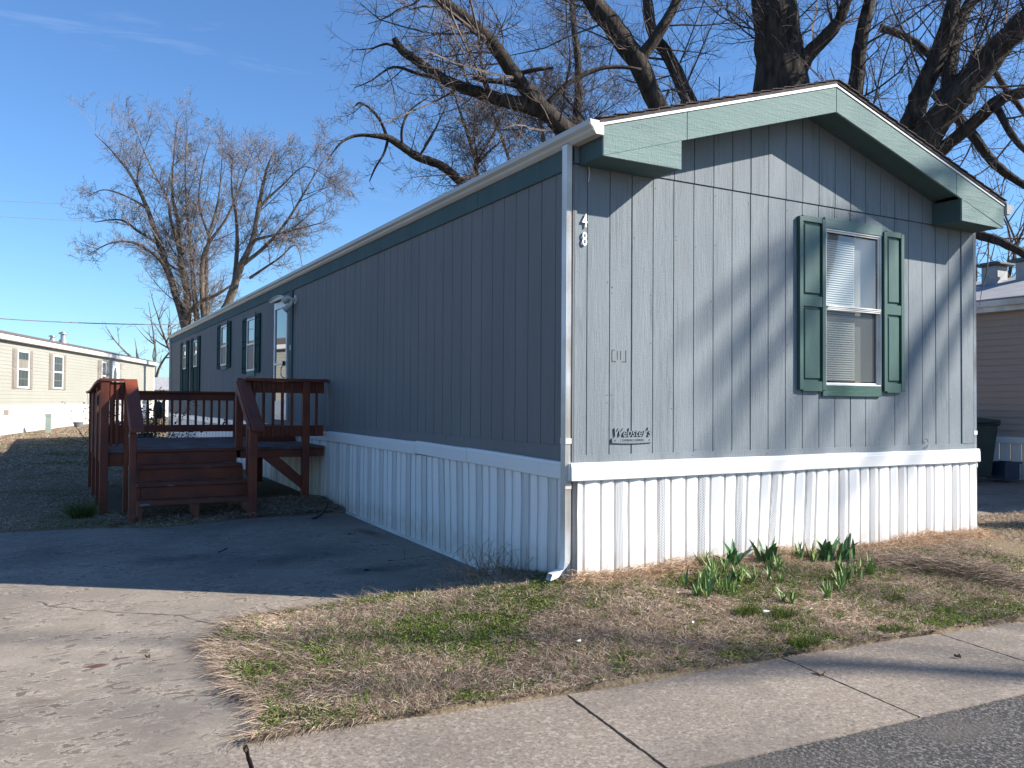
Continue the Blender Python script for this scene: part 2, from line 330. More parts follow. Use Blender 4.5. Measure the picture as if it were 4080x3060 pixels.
def concrete_mat(name, ca, cb, pits, stains=True):
    m = bpy.data.materials.new(name); m.use_nodes = True; t = m.node_tree; n = t.nodes; l = t.links; b = n['Principled BSDF']
    b.inputs['Roughness'].default_value = .88; b.inputs['Specular IOR Level'].default_value = .25
    tc = n.new('ShaderNodeTexCoord')
    def noise(sc, det=6, ro=.6, st=(1, 1, 1), ds=0, off=(0, 0, 0)):
        mp = n.new('ShaderNodeMapping'); mp.inputs['Scale'].default_value = st; mp.inputs['Location'].default_value = off; l.new(tc.outputs['Object'], mp.inputs[0])
        z = n.new('ShaderNodeTexNoise'); z.inputs['Scale'].default_value = sc; z.inputs['Detail'].default_value = det; z.inputs['Roughness'].default_value = ro; z.inputs['Distortion'].default_value = ds; l.new(mp.outputs[0], z.inputs['Vector']); return z.outputs[0]
    def ramp(s, els):
        r = n.new('ShaderNodeValToRGB'); e = r.color_ramp.elements
        while len(e) < len(els): e.new(.5)
        for k, (p, c) in enumerate(els): e[k].position = p; e[k].color = (*c, 1)
        l.new(s, r.inputs[0]); return r.outputs[0]
    def mix(f, a, c, mode='MIX'):
        x = n.new('ShaderNodeMixRGB'); x.blend_type = mode; l.new(a, x.inputs[1])
        if isinstance(f, float): x.inputs[0].default_value = f
        else: l.new(f, x.inputs[0])
        if isinstance(c, tuple): x.inputs[2].default_value = (*c, 1)
        else: l.new(c, x.inputs[2])
        return x.outputs[0]
    def mul(a, c):
        x = n.new('ShaderNodeMath'); x.operation = 'MULTIPLY'; l.new(a, x.inputs[0])
        if isinstance(c, float): x.inputs[1].default_value = c
        else: l.new(c, x.inputs[1])
        return x.outputs[0]
    col = ramp(noise(.9, 5), [(.3, ca), (.7, cb)])
    col = mix(.28 if pits else .62, col, ramp(noise(60, 5, .85), [(.38, (.50, .48, .46)), (.5, (.93, .92, .91)), (.62, (1.35, 1.33, 1.3))]), 'MULTIPLY')
    agg = ramp(noise(48, 2, .5, off=(3, 1, 0)), [(.57, (0, 0, 0)), (.61, (.9, .9, .9))])
    col = mix(mul(agg, .18 if pits else .6), col, (.10, .08, .065))
    lag = ramp(noise(40, 2, .5, off=(8, 7, 0)), [(.58, (0, 0, 0)), (.62, (.9, .9, .9))]); col = mix(mul(lag, .08 if pits else .4), col, (.42, .38, .33))
    wet = ramp(noise(2.6, 6, .65, off=(1, 8, 0)), [(.50, (0, 0, 0)), (.68, (.6, .6, .6))]); col = mix(mul(wet, .55), col, (.12, .10, .088))
    if pits:
        pn = noise(15, 6, .7, st=(.55, 1.0, 1), ds=.8); pz = ramp(noise(1.5, 3, off=(5, 2, 0)), [(.40, (0, 0, 0)), (.52, (1, 1, 1))])
        pm = mul(ramp(pn, [(.56, (0, 0, 0)), (.585, (1, 1, 1))]), pz)
        rim = mul(ramp(pn, [(.50, (0, 0, 0)), (.545, (.7, .7, .7)), (.56, (.7, .7, .7)), (.575, (0, 0, 0))]), pz)
        col = mix(rim, col, (.40, .35, .29)); col = mix(mul(pm, .8), col, (.115, .085, .065))
    if stains:
        s = ramp(noise(1.1, 5, .6, off=(9, 4, 0)), [(.48, (0, 0, 0)), (.72, (.85, .85, .85))]); col = mix(mul(s, .6), col, (.085, .078, .078))
        for cx_, cy_, rx_, ry_, cc, am in SPOTS:
            vm = n.new('ShaderNodeMapping'); vm.inputs['Location'].default_value = (-cx_/rx_, -cy_/ry_, 0); vm.inputs['Scale'].default_value = (1/rx_, 1/ry_, 0); l.new(tc.outputs['Object'], vm.inputs[0])
            ln = n.new('ShaderNodeVectorMath'); ln.operation = 'LENGTH'; l.new(vm.outputs[0], ln.inputs[0]); sb_ = n.new('ShaderNodeMath'); sb_.operation = 'MULTIPLY_ADD'; l.new(noise(9 if am > .7 else 2.2, 6, .7), sb_.inputs[0]); sb_.inputs[1].default_value = 2.6; l.new(ln.outputs['Value'], sb_.inputs[2])
            col = mix(ramp(sb_.outputs[0], [(1.0/3, (am, am, am)), (1.0, (0, 0, 0))]) if False else mul(ramp(mul(sb_.outputs[0], .4), [(.66 if am > .7 else .55, (1, 1, 1)), (.74 if am > .7 else .95, (0, 0, 0))]), float(am)), col, cc)
    l.new(col, b.inputs['Base Color'])
    bp = n.new('ShaderNodeBump'); bp.inputs['Strength'].default_value = .45; bp.inputs['Distance'].default_value = .004; l.new(noise(160, 5, .7), bp.inputs['Height']); 
    if pits:
        b2 = n.new('ShaderNodeBump'); b2.inputs['Strength'].default_value = .7; b2.inputs['Distance'].default_value = .005; b2.invert = True; l.new(pm, b2.inputs['Height']); l.new(bp.outputs[0], b2.inputs['Normal']); l.new(b2.outputs[0], b.inputs['Normal'])
    else: l.new(bp.outputs[0], b.inputs['Normal'])
    return m
SPOTS = [(-3.05, .10, .13, .05, (.10, .045, .035), .9), (-2.93, .18, .12, .04, (.13, .09, .07), .9), (-2.72, -.05, .16, .045, (.14, .10, .075), .85), (-2.80, .02, .12, .03, (.14, .10, .075), .85), (-2.42, .99, .07, .035, (.13, .085, .06), .9), (-2.28, .80, .12, .03, (.13, .085, .06), .85), (-2.12, .73, .05, .03, (.13, .085, .06), .9), (-3.30, -.35, .22, .06, (.17, .135, .10), .75), (-3.55, .35, .3, .12, (.36, .31, .25), .45), (-1.5, 2.5, .55, .28, (.035, .035, .04), .6), (-.85, 1.75, .5, .22, (.035, .035, .04), .65), (-2.35, 3.0, .5, .25, (.04, .04, .045), .5), (-.25, 3.6, .10, .4, (.05, .035, .025), .6), (-3.6, 3.4, .9, .5, (.06, .06, .065), .4)]
m_conc = concrete_mat('driveway_concrete', (.185, .160, .130), (.275, .238, .193), True)
m_walk = concrete_mat('sidewalk_concrete', (.205, .174, .143), (.26, .222, .183), False)
m_asph = mat('asphalt', (.024, .023, .023), (.17, .155, .14), rough=.85, scale=62, detail=4, lo=.48, hi=.66, bump=1.0, bscale=60, bdist=.012, c3=(.075, .067, .058), s3=2.0)
def sheet(name, polys, m, dz, thick=.0, zf=None):
    bm = bmesh.new()
    for poly in polys:
        vs = [bm.verts.new((x, y, 0)) for x, y in poly]; f = bm.faces.new(vs)
        if f.normal.z < 0: f.normal_flip()
    bmesh.ops.triangulate(bm, faces=bm.faces[:])
    for yy in (-4.5, -2.5, 1.5, 5, 9, 25):
        bmesh.ops.bisect_plane(bm, geom=bm.verts[:]+bm.edges[:]+bm.faces[:], plane_co=(0, yy, 0), plane_no=(0, 1, 0))
    bm.normal_update()
    for f in bm.faces:
        if f.normal.z < 0: f.normal_flip()
    for v in bm.verts: v.co.z = (zf(v.co.x, v.co.y) if zf else Pz(v.co.y))+dz
    if thick:
        r = bmesh.ops.extrude_face_region(bm, geom=bm.faces[:])
        for e in r['geom']:
            if isinstance(e, bmesh.types.BMVert): e.co.z -= thick
        bmesh.ops.recalc_face_normals(bm, faces=bm.faces[:])
    me = bpy.data.meshes.new(name); bm.to_mesh(me); bm.free(); me.materials.append(m)
    o = bpy.data.objects.new(name, me); COL.objects.link(o); return struct(o)
def wob(poly, amp=.012, step=.05):
    outp = []
    for i in range(len(poly)):
        a = Vector(poly[i]); b = Vector(poly[(i+1) % len(poly)]); k = max(1, min(40, int((b-a).length/step)))
        for q in range(k):
            p = a.lerp(b, q/k); outp.append((p.x+amp*mnoise.noise(Vector((p.x*9, p.y*9, 1))), p.y+amp*mnoise.noise(Vector((p.x*9, p.y*9, 7)))))
    return outp
# driveway, cut along a meandering crack so the gap is real
CRK = [(-3.9, 1.90), (-3.34, 1.78), (-3.30, 1.66), (-3.26, 1.57), (-3.16, 1.50), (-3.08, 1.36), (-2.98, 1.33), (-2.92, 1.26), (-2.77, 1.15), (-2.62, 1.05), (-2.49, .93), (-2.42, .76), (-2.27, .55)]
sheet('driveway', [wob(DRV, .012)], m_conc, .0, .10)
cm = MB()
for i in range(len(CRK)-1):
    a = Vector((*CRK[i], 0)); b = Vector((*CRK[i+1], 0)); d = (b-a); nrm = Vector((-d.y, d.x, 0)).normalized(); k = 7
    for q in range(k):
        def pt(f, sgn):
            p = a+d*f; wv = .0035+.004*mnoise.noise(Vector((p.x*14, p.y*14, 9))); wv = max(.0008, wv)*(1 if i > 0 else .15)
            p = p+nrm*(.018*mnoise.noise(Vector((p.x*16, p.y*16, 2)))+sgn*wv); return (p.x, p.y, Pz(p.y)+.004)
        cm.quad(pt(q/k, -1), pt((q+1)/k, -1), pt((q+1)/k, 1), pt(q/k, 1))
m_dirt = mat('dark_dirt', (.07, .05, .038), (.12, .09, .065), rough=1, scale=20)
struct(cm.build('pavement_crack', m_dirt))
# sidewalk slabs with open joints
J = [-60, -40, -25, -15, -9.5, -7.2, -4.9, -2.55, -.965, .50, 1.82, 3.2, 4.6, 6.0, 7.4, 9, 12, 16, 24, 40, 60]
slabs = []
for a, b in zip(J[:-1], J[1:]):
    g = .007 if a != -2.55 else .012
    top = []; k = 8
    for i in range(k+1): x = a+g+(b-a-2*g)*i/k; top.append((x, edge_back(x)-(.016 if x < -2.5 else 0)+.006*mnoise.noise(Vector((x*5, 0, 0)))))
    cs = lambda i_: .005*mnoise.noise(Vector((i_*1.7, a, 4)))+.004*mnoise.noise(Vector((i_*5.3, a, 8)))
    bot = [(x-.085*(1 if abs(x) < 30 else 0), edge_front(x)+.008*mnoise.noise(Vector((x*7, 3, 0)))) for x, y in reversed(top)]
    if abs(a) < 9:
        lf = [(top[0][0]+(bot[-1][0]-top[0][0])*q/30+cs(q), top[0][1]+(bot[-1][1]-top[0][1])*q/30) for q in range(29, 0, -1)]
        rt = [(top[-1][0]+(bot[0][0]-top[-1][0])*q/30+cs(q+50), top[-1][1]+(bot[0][1]-top[-1][1])*q/30) for q in range(1, 30)]
        slabs.append(top+rt+bot+lf)
    else: slabs.append(top+bot)
sheet('sidewalk', slabs, m_walk, .003, .1)
sheet('joint_bed', [[(-60, edge_back(-60)+.02), (60, edge_back(60)+.02), (60, edge_front(60)-.02), (-60, edge_front(-60)-.02)]], m_dirt, -.022)
k = 400
street_edge = [(x, edge_front(x)+.018*mnoise.noise(Vector((x*4, 5, 0)))+.009*mnoise.noise(Vector((x*19, 5, 0)))) for x in np.linspace(-60, 60, k)]
sheet('street', [street_edge+[(60, -10.5), (-60, -10.5)]], m_asph, -.004, .05)
sheet('far_verge', [[(-60, -10.6), (60, -10.6), (60, -14), (-60, -14)]], m_conc, .02)
def zr(x, y): return Pz(y)+.095
sheet('side_driveway', [RDRV], m_conc, 0, .06, zf=lambda x, y: Pz(y)+.015+.075*sstep(x, 6, 9))
# ---------------------------------------------------------------- the mobile home
W = 4.785; LEN = 22.42; SP = .2032; PEAK = 2.41
def gable(x): return 2.30+(3.04-2.30)*(1-abs(x-PEAK)/PEAK)      # underside of the roof above the front wall
home = thing('mobile_home', 'long grey-blue mobile home with white skirting, green gable trim and green shutters', 'mobile home', (2.4, 0, -.85))
def panel(x0, x1, grooves, bot, top, y, axis='x', gd=.008, gw=.0042):
    """sheet siding with real V-less slots; `top` may be a function of the position along the wall"""
    mb = MB(); prof = [(x0, 0)]
    g_w = gw
    for k_, g in enumerate(grooves):
        gw = g_w*(1.6 if k_ % 6 == 2 else 1)
        if x0+.01 < g < x1-.01: prof += [(g-gw, 0), (g-gw*.8, gd), (g+gw*.8, gd), (g+gw, 0)]
    prof.append((x1, 0))
    tf = top if callable(top) else (lambda q: top)
    P = (lambda q, d, z: (q, y+d, z)) if axis == 'x' else (lambda q, d, z: (y+d, q, z))
    for (a, da), (b, db) in zip(prof[:-1], prof[1:]):
        mids = [a]+([PEAK] if (callable(top) and a < PEAK < b) else [])+[b]
        for c, e in zip(mids[:-1], mids[1:]):
            mb.quad(P(c, da, bot), P(e, db, bot), P(e, db, tf(e)), P(c, da, tf(c)))
        if abs(db-da) < 1e-6: mb.quad(P(a, da, bot), P(b, db, bot), P(b, db+.02, bot), P(a, da+.02, bot))
    return mb
gx = [.3236+(i-1)*SP for i in range(0, 24)]; gy = [.2428+i*SP for i in range(-1, 112)]
# the front wall stands round a window opening
WX0, WX1, WZ0, WZ1 = 2.63, 3.365, .61, 1.99
fw = MB()
def add(dst, src):
    i = len(dst.v); dst.v += src.v; dst.f += [tuple(i+k for k in q) for q in src.f]; dst.m += src.m
add(fw, panel(.0, WX0, gx, 0, 2.176, 0)); add(fw, panel(WX1, W, gx, 0, 2.176, 0))
add(fw, panel(WX0, WX1, gx, 0, WZ0, 0)); add(fw, panel(WX0, WX1, gx, WZ1, 2.176, 0))
fw.build('front_wall', m_front, home)
up = panel(.0, W, gx, 2.186, gable, -.007); up.build('gable_wall', m_front, home)
fl = MB(); fl.box(.0, W, .004, .012, 2.15, 2.20); fl.build('flashing_strip', m_greend, home)
bs = MB(); bs.box(.012, W-.012, -.012, -.0005, -.004, .060); bs.box(.012, 1.5, -.0125, -.0118, .02, .022)
bs.build('base_strip', m_front, home, bevel=.002)
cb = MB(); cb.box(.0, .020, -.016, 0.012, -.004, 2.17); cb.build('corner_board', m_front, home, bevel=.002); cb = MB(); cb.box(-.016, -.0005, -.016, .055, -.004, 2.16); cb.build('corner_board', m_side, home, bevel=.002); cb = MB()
cb.box(W-.20, W-.012, -.010, -.0005, .062, 2.17)
cb.build('corner_board', m_front, home, bevel=.002)
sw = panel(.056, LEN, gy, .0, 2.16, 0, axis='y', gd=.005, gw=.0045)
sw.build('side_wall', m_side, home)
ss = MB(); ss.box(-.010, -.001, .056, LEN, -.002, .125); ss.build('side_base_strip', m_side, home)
fb = MB(); ys_ = [.0, 1.517]+[1.517+2.44*i for i in range(1, 9)]+[LEN]
for a, b in zip(ys_[:-1], ys_[1:]): fb.box(-.018, -.0012, a+.002, b-.002, 2.150, 2.345)
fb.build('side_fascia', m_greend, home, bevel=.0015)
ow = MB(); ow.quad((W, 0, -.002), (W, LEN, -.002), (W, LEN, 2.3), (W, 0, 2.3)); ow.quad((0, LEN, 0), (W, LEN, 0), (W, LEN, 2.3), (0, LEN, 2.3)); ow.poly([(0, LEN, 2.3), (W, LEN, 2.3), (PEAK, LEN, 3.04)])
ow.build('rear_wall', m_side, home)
fo = MB(); fo.quad((0.02, .02, -.01), (W-.02, .02, -.01), (W-.02, LEN-.02, -.01), (.02, LEN-.02, -.01)); fo.build('floor_underside', m_room, home)
# roof: two shingled slopes over a thin deck, with an overhang at the gable
OH = -.33; ov = MB()
def rz(x, o=0): return 3.125+o-abs(x-PEAK)*(3.125-2.400)/2.37
for xa, xb in ((.0, PEAK), (PEAK, W+.02)):
    ya, yb = OH, LEN+.25
    ov.v += []
    za, zb = rz(xa), rz(xb)
    P8 = [(xa, ya, za), (xb, ya, zb), (xb, yb, zb), (xa, yb, za), (xa, ya, za+.022), (xb, ya, zb+.022), (xb, yb, zb+.022), (xa, yb, za+.022)]
    i = len(ov.v); ov.v += P8
    for q in ((0,3,2,1),(4,5,6,7),(0,1,5,4),(1,2,6,5),(2,3,7,6),(3,0,4,7)): ov.f.append(tuple(i+k for k in q)); ov.m.append(0)
roof = ov.build('roof', m_shing, home)
# shingle tabs: the ragged butts seen edge-on along both rakes
sb = MB()
for side in (0, 1):
    k = 19
    for i in range(k):
        f = i/k; x = PEAK-(f*2.40) if side == 0 else PEAK+f*2.38; x2 = x-.135 if side == 0 else x+.135
        lift = .006+.006*rng.random()
        za = rz(x)+.024; zb = rz(x2)+.024+lift
        for y0 in np.arange(OH-.012, LEN+.2, .92):
            y1 = min(y0+.912, LEN+.25); j = .004*rng.random()
            i0 = len(sb.v); sb.v += [(x, y0, za), (x2, y0, zb), (x2, y1, zb), (x, y1, za), (x, y0, za+.004), (x2, y0, zb+.006+j), (x2, y1, zb+.006+j), (x, y1, za+.004)]
            for q in ((0,3,2,1),(4,5,6,7),(0,1,5,4),(1,2,6,5),(2,3,7,6),(3,0,4,7)): sb.f.append(tuple(i0+k2 for k2 in q)); sb.m.append(0)
sb.build('shingles', m_shing, roof)
# barge boards, their white drip edge, soffit and boxed returns
FZ = lambda x: 3.096-abs(x-PEAK)*(3.096-2.376)/2.372
def barge(x0, x1):
    mb = MB(); a, b = FZ(x0), FZ(x1); h = .210
    mb.prism([(x0, a-h), (x1, b-h), (x1, b), (x0, a)], 1, -.315, -.295); return mb
for x0, x1 in ((.038, .792), (.796, PEAK-.002), (PEAK+.002, 4.035), (4.039, 4.782)): barge(x0, x1).build('barge_board', m_green, home, bevel=.002)
de = MB()
de.prism([(.04, FZ(.04)+.001), (PEAK, FZ(PEAK)+.001), (PEAK, FZ(PEAK)+.030), (.04, FZ(.04)+.030)], 1, -.324, -.300)
de.build('drip_edge', m_white, home)
de2 = MB(); de2.prism([(PEAK, FZ(PEAK)+.001), (4.785, FZ(4.785)+.001), (4.785, FZ(4.785)+.020), (PEAK, FZ(PEAK)+.020)], 1, -.322, -.300); de2.build('drip_edge', m_trimw, home)
sf = MB()
sf.prism([(.742, FZ(.742)-.17), (PEAK, FZ(PEAK)-.17), (PEAK, FZ(PEAK)-.155), (.742, FZ(.742)-.155)], 1, -.294, -.008)
sf.prism([(PEAK, FZ(PEAK)-.17), (4.12, FZ(4.12)-.17), (4.12, FZ(4.12)-.155), (PEAK, FZ(PEAK)-.155)], 1, -.294, -.008)
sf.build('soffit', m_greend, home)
for (a, b, apex) in ((.040, .741, .741), (4.121, 4.781, 4.121)):
    rb = MB(); out_ = a if apex == b else b
    rb.prism([(out_, 2.166), (apex, 2.166), (apex, FZ(apex)-.211)] if apex == b else [(apex, 2.166), (out_, 2.158), (apex, FZ(apex)-.211)], 1, -.3135, -.296)
    rb.build('gable_return', m_green, home)
    rr = MB(); rr.box(a+.002, b-.002, -.295, -.0085, 2.168, 2.180); rr.box(a+.002, a+.016, -.295, -.0085, 2.18, FZ(a)-.02 if apex == b else FZ(apex)-.20)
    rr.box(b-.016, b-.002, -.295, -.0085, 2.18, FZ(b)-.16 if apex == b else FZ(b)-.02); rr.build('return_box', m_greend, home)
# K-style gutters
def gutter(x, sgn, name='gutter'):
    prof = [(0, .0), (0, .094), (.012, .094), (.012, .006), (.062, .006), (.080, .028), (.088, .045), (.108, .062), (.112, .090), (.100, .094), (.100, .098), (.118, .098), (.118, .060), (.096, .040), (.088, .022), (.068, .0)]
    mb = MB(); mb.prism([(x-sgn*p, 2.304+q) for p, q in prof], 1, -.325, LEN+.1)
    for yy in (-.327, LEN+.102):
        mb.prism([(x-sgn*p, 2.304+q) for p, q in [(0, 0), (0, .096), (.116, .096), (.112, .062), (.092, .045), (.080, .022), (.066, 0)]], 1, yy-.001, yy+.001)
    return mb.build(name, m_gut, home)
gutter(.034, 1); gutter(W+.03, -1)
def downspout(x, y, sgn, zb):
    """fluted spout with a curved elbow kicking away from the wall"""
    mb = MB(); wx, wy = .046, .066
    def ring(cx, cy, cz, dirx, dirz):
        pts = []
        n_ = 5; o = []
        for i in range(n_*2): o.append((-wx/2+wx*i/(n_*2-1), -wy/2+(.004 if i % 2 else 0)))
        o += [(wx/2, wy/2), (-wx/2, wy/2)]
        for p, q in o: pts.append((cx+p*dirx, cy+q, cz+p*dirz))
        return pts
    path = [(x, 2.31, 0), (x, zb+.16, 0)]
    for i in range(1, 9):
        a = R(68)*i/8; path.append((x-sgn*(.11*(1-math.cos(a))), zb+.16-.11*math.sin(a), a))
    a = R(68); lx, lz, _ = path[-1]; path.append((lx-sgn*.05*math.sin(a)-sgn*.02, lz-.05*math.cos(a), a))
    rings = [ring(px, y, pz, math.cos(a), -sgn*-math.sin(a)*1.0 if False else (math.sin(a)*(1 if sgn < 0 else -1))*-1) for px, pz, a in path]
    base = len(mb.v); n_ = len(rings[0])
    for r_ in rings: mb.v += r_
    for k_ in range(len(rings)-1):
        for j in range(n_): mb.f.append((base+k_*n_+j, base+k_*n_+(j+1) % n_, base+(k_+1)*n_+(j+1) % n_, base+(k_+1)*n_+j)); mb.m.append(0)
    for i in range(4):                                              # crimps of the elbow
        px, pz, a = path[3+i*2 if 3+i*2 < len(path) else -1]
        rr_ = ring(px, y, pz, math.cos(a)*1.09, math.sin(a)*(1 if sgn > 0 else -1)*1.09); rr2 = [(p[0]-sgn*.006*math.sin(a), p[1], p[2]-.006) for p in rr_]
        b2 = len(mb.v); mb.v += rr_+rr2
        for j in range(n_): mb.f.append((b2+j, b2+(j+1) % n_, b2+n_+(j+1) % n_, b2+n_+j)); mb.m.append(0)
    for zz in (.165, -.16+.0): mb.box(x-wx/2-.003, x+wx/2+.003, y-wy/2-.003, y+wy/2+.003, zz-.02, zz+.02)
    d = mb.build('downspout', m_trimw, home); return d
downspout(-.042, .022, 1, -.84); downspout(-.042, LEN-.15, 1, -1.0); downspout(W+.028, .03, -1, -.87)
# skirting: pressed vinyl with V ribs, every third one perforated, top cap and bottom track
PRS = [(.0, .0), (.051, .011), (.102, .0), (.104, -.034), (.119, -.034), (.124, .0), (.203, .011), (.254, .0), (.256, -.034), (.271, -.034), (.276, .0), (.346, .011), (.381, .0), (.384, -.034), (.401, -.034), (.404, .0)]
def skirt(L0, L1, off, P, bot, sgn, name='skirting'):
    mb = MB(); nseg = 3
    s = L0-.404+off
    while s < L1:
        lean = .012*mnoise.noise(Vector((s*1.1, 4, 0)))-.075*math.exp(-((s-2.1)/.45)**2)
        lean2 = .012*mnoise.noise(Vector(((s+.404)*1.1, 4, 0)))-.075*math.exp(-((s+.404-2.1)/.45)**2)
        for (a, da), (b, db) in zip(PRS[:-1], PRS[1:]):
            if s+a < L0 or s+b > L1: continue
            mi = 1 if b <= .1021 else 0
            la = lean+(lean2-lean)*a/.404; lb = lean+(lean2-lean)*b/.404
            for k_ in range(nseg):
                f0, f1 = k_/nseg, (k_+1)/nseg; z0a = -.10+(bot(s+a)+.10)*f0; z1a = -.10+(bot(s+a)+.10)*f1; z0b = -.10+(bot(s+b)+.10)*f0; z1b = -.10+(bot(s+b)+.10)*f1
                w0 = .006*mnoise.noise(Vector((s*.8, f0*2, 6))); w1 = .006*mnoise.noise(Vector((s*.8, f1*2, 6)))
                mb.quad(P(s+a+la*f0, da+w0, z0a), P(s+b+lb*f0, db+w0, z0b), P(s+b+lb*f1, db+w1, z1b), P(s+a+la*f1, da+w1, z1a), mi)
        s += .404
    return mb.build(name, [m_skirt, m_perf], home)
skirt(-.02, W+.02, .401, lambda s, d, z: (s, -.018-d, z), lambda s: Lz(s, -.05)-.03, 1)
skirt(-.01, LEN, .20, lambda s, d, z: (-.018-d, s, z), lambda s: (Pz(s) if s > 1.1 else Lz(-.02, s))-.01 if s < 5 else Lz(-.02, s)-.03, -1)
bk = MB(); bk.quad((W+.02, -.02, -1), (W+.02, LEN, -1), (W+.02, LEN, 0), (W+.02, -.02, 0)); bk.quad((0, LEN, -1), (W, LEN, -1), (W, LEN, 0), (0, LEN, 0)); bk.quad((.03, .03, -1), (W, .03, -1), (W, .03, 0), (.03, .03, 0)); bk.quad((.03, .03, -1), (.03, LEN, -1), (.03, LEN, 0), (.03, .03, 0))
bk.build('rear_skirting', m_skirt, home)
def band(L0, L1, za, zb, P):
    mb = MB(); prof = [(.0, .004), (.016, .008), (.028, .002), (.030, -.010), (.030, -.020), (.034, -.024), (.036, -.118), (.026, -.124), (.020, -.100)]
    k_ = max(2, int((L1-L0)/.25)); base = 0
    for i in range(k_+1):
        s = L0+(L1-L0)*i/k_; z = za+(zb-za)*i/k_+.006*mnoise.noise(Vector((s*1.3, 1, 1)))
        for d, q in prof: mb.v.append(P(s, d, q+z))
    n_ = len(prof)
    for i in range(k_):
        for j in range(n_-1): mb.f.append((i*n_+j, i*n_+j+1, (i+1)*n_+j+1, (i+1)*n_+j)); mb.m.append(0)
    mb.f.append(tuple(range(n_))); mb.m.append(0); mb.f.append(tuple(k_*n_+q for q in range(n_))); mb.m.append(0)
    return mb.build('skirting_cap', m_white, home)
PF = lambda s, d, z: (s, -.013-d, z); PS = lambda s, d, z: (-.011-d, s, z)
band(-.035, 1.30, .0, .0, PF); band(1.297, 3.02, .001, .002, PF); band(3.02, W+.035, .001, .0, PF)
band(-.03, 1.648, .002, .026, PS); band(1.655, 2.84, .024, .032, PS); band(2.846, 5.85, .024, .030, PS)
for a, b, z in ((5.86, 8.9, .02), (8.91, 12.2, .035), (12.22, 14.9, .03), (14.92, 18.4, .028), (18.42, LEN, .03)): band(a, b, z, z+.008, PS)
bt = MB()
for i in range(12):
    a = 1.0+i*.34; bt.box(-.045, -.002, a, a+.34, Pz(a)-.02, Pz(a)+.028+.004*rng.random())
bt.build('bottom_track', m_trimw, home)
# ---- windows
def shutter(x0, x1, z0, z1, P, m, depth=.034, notch=True):
    mb = MB(); st = .042 if notch else .05; zm = (z0+z1)/2+.02
    def b(a, c, d0, d1, e, f): 
        p = [P(a, d0, e), P(c, d1, f)]; mb.box(min(p[0][0], p[1][0]), max(p[0][0], p[1][0]), min(p[0][1], p[1][1]), max(p[0][1], p[1][1]), e, f)
    b(x0, x0+st, 0, depth, z0+.012, z1-.012); b(x1-st, x1, 0, depth, z0+.012, z1-.012)
    b(x0+st, x1-st, 0, depth-.003, z0, z0+.085); b(x0+st, x1-st, 0, depth-.003, z1-.05, z1); b(x0+st, x1-st, 0, depth-.003, zm-.045, zm+.045)
    for e, f in ((z0+.085, zm-.045), (zm+.045, z1-.05)):
        b(x0+st, x1-st, 0, .010, e, f)
        # raised field with sloped shoulders
        xa, xb, za, zb = x0+st+.016, x1-st-.016, e+.016, f-.016; s_ = .014
        A = [P(xa, .010, za), P(xb, .010, za), P(xb, .010, zb), P(xa, .010, zb)]; B = [P(xa+s_, .026, za+s_), P(xb-s_, .026, za+s_), P(xb-s_, .026, zb-s_), P(xa+s_, .026, zb-s_)]
        mb.quad(*B)
        for q in range(4): mb.quad(A[q], A[(q+1) % 4], B[(q+1) % 4], B[q])
    return mb.build('shutter', m, home, bevel=.0012)
PX = lambda s, d, z: (s, -.001-d, z); PY = lambda s, d, z: (-.001-d, s, z)
shutter(2.290, 2.612, .553, 2.068, PX, m_shut); shutter(3.388, 3.672, .55, 2.045, PX, m_shut)
hd = MB(); hd.box(2.614, 3.385, -.022, -.001, 1.990, 2.084); hd.build('window_header', m_green, home, bevel=.002)
sl_ = MB(); sl_.box(2.585, 3.360, -.024, -.001, .512, .604); sl_.build('window_sill', m_sill, home, bevel=.002)
fwn = MB()
def frame(mb, x0, x1, z0, z1, t, d0, d1, P, m=0):
    for a, c, e, f in ((x0, x0+t, z0, z1), (x1-t, x1, z0, z1), (x0+t, x1-t, z0, z0+t), (x0+t, x1-t, z1-t, z1)):
        p, q = P(a, d0, e), P(c, d1, f); mb.box(min(p[0], q[0]), max(p[0], q[0]), min(p[1], q[1]), max(p[1], q[1]), e, f, m)
frame(fwn, WX0-.004, WX1+.008, WZ0-.003, WZ1-.001, .013, -.03, .014, PX)
frame(fwn, WX0+.010, WX1-.006, 1.30, WZ1-.015, .014, -.012, .004, PX)
frame(fwn, WX0+.010, WX1-.006, WZ0+.010, 1.32, .014, -.030, -.014, PX)
for i in range(3): fwn.box(WX0+.014, WX1-.014, -.020-.004*i, -.004, 1.272+.014*i, 1.281+.014*i)
fwin = fwn.build('window', m_trimw, home, bevel=.0015)
pn = MB(); pn.quad((WX0+.03, .012, 1.31), (WX1-.03, .012, 1.31), (WX1-.03, .012, WZ1-.04), (WX0+.03, .012, WZ1-.04))
pn.quad((WX0+.03, .030, WZ0+.035), (WX1-.03, .030, WZ0+.035), (WX1-.03, .030, 1.305), (WX0+.03, .030, 1.305)); pn.build('pane', m_glassT, fwin)
sc = MB(); sc.quad((WX0+.03, .020, WZ0+.035), (WX1-.03, .020, WZ0+.035), (WX1-.03, .020, 1.275), (WX0+.03, .020, 1.275))
ms = bpy.data.materials.new('fine_mesh_screen'); ms.use_nodes = True; t_ = ms.node_tree; n_ = t_.nodes; n_.clear()
o_ = n_.new('ShaderNodeOutputMaterial'); x_ = n_.new('ShaderNodeMixShader'); x_.inputs[0].default_value = .40; a_ = n_.new('ShaderNodeBsdfTransparent'); b_ = n_.new('ShaderNodeBsdfDiffuse'); b_.inputs[0].default_value = (.09, .09, .09, 1)
t_.links.new(a_.outputs[0], x_.inputs[1]); t_.links.new(b_.outputs[0], x_.inputs[2]); t_.links.new(x_.outputs[0], o_.inputs[0])
sc.build('insect_screen', ms, fwin)
bl = MB()
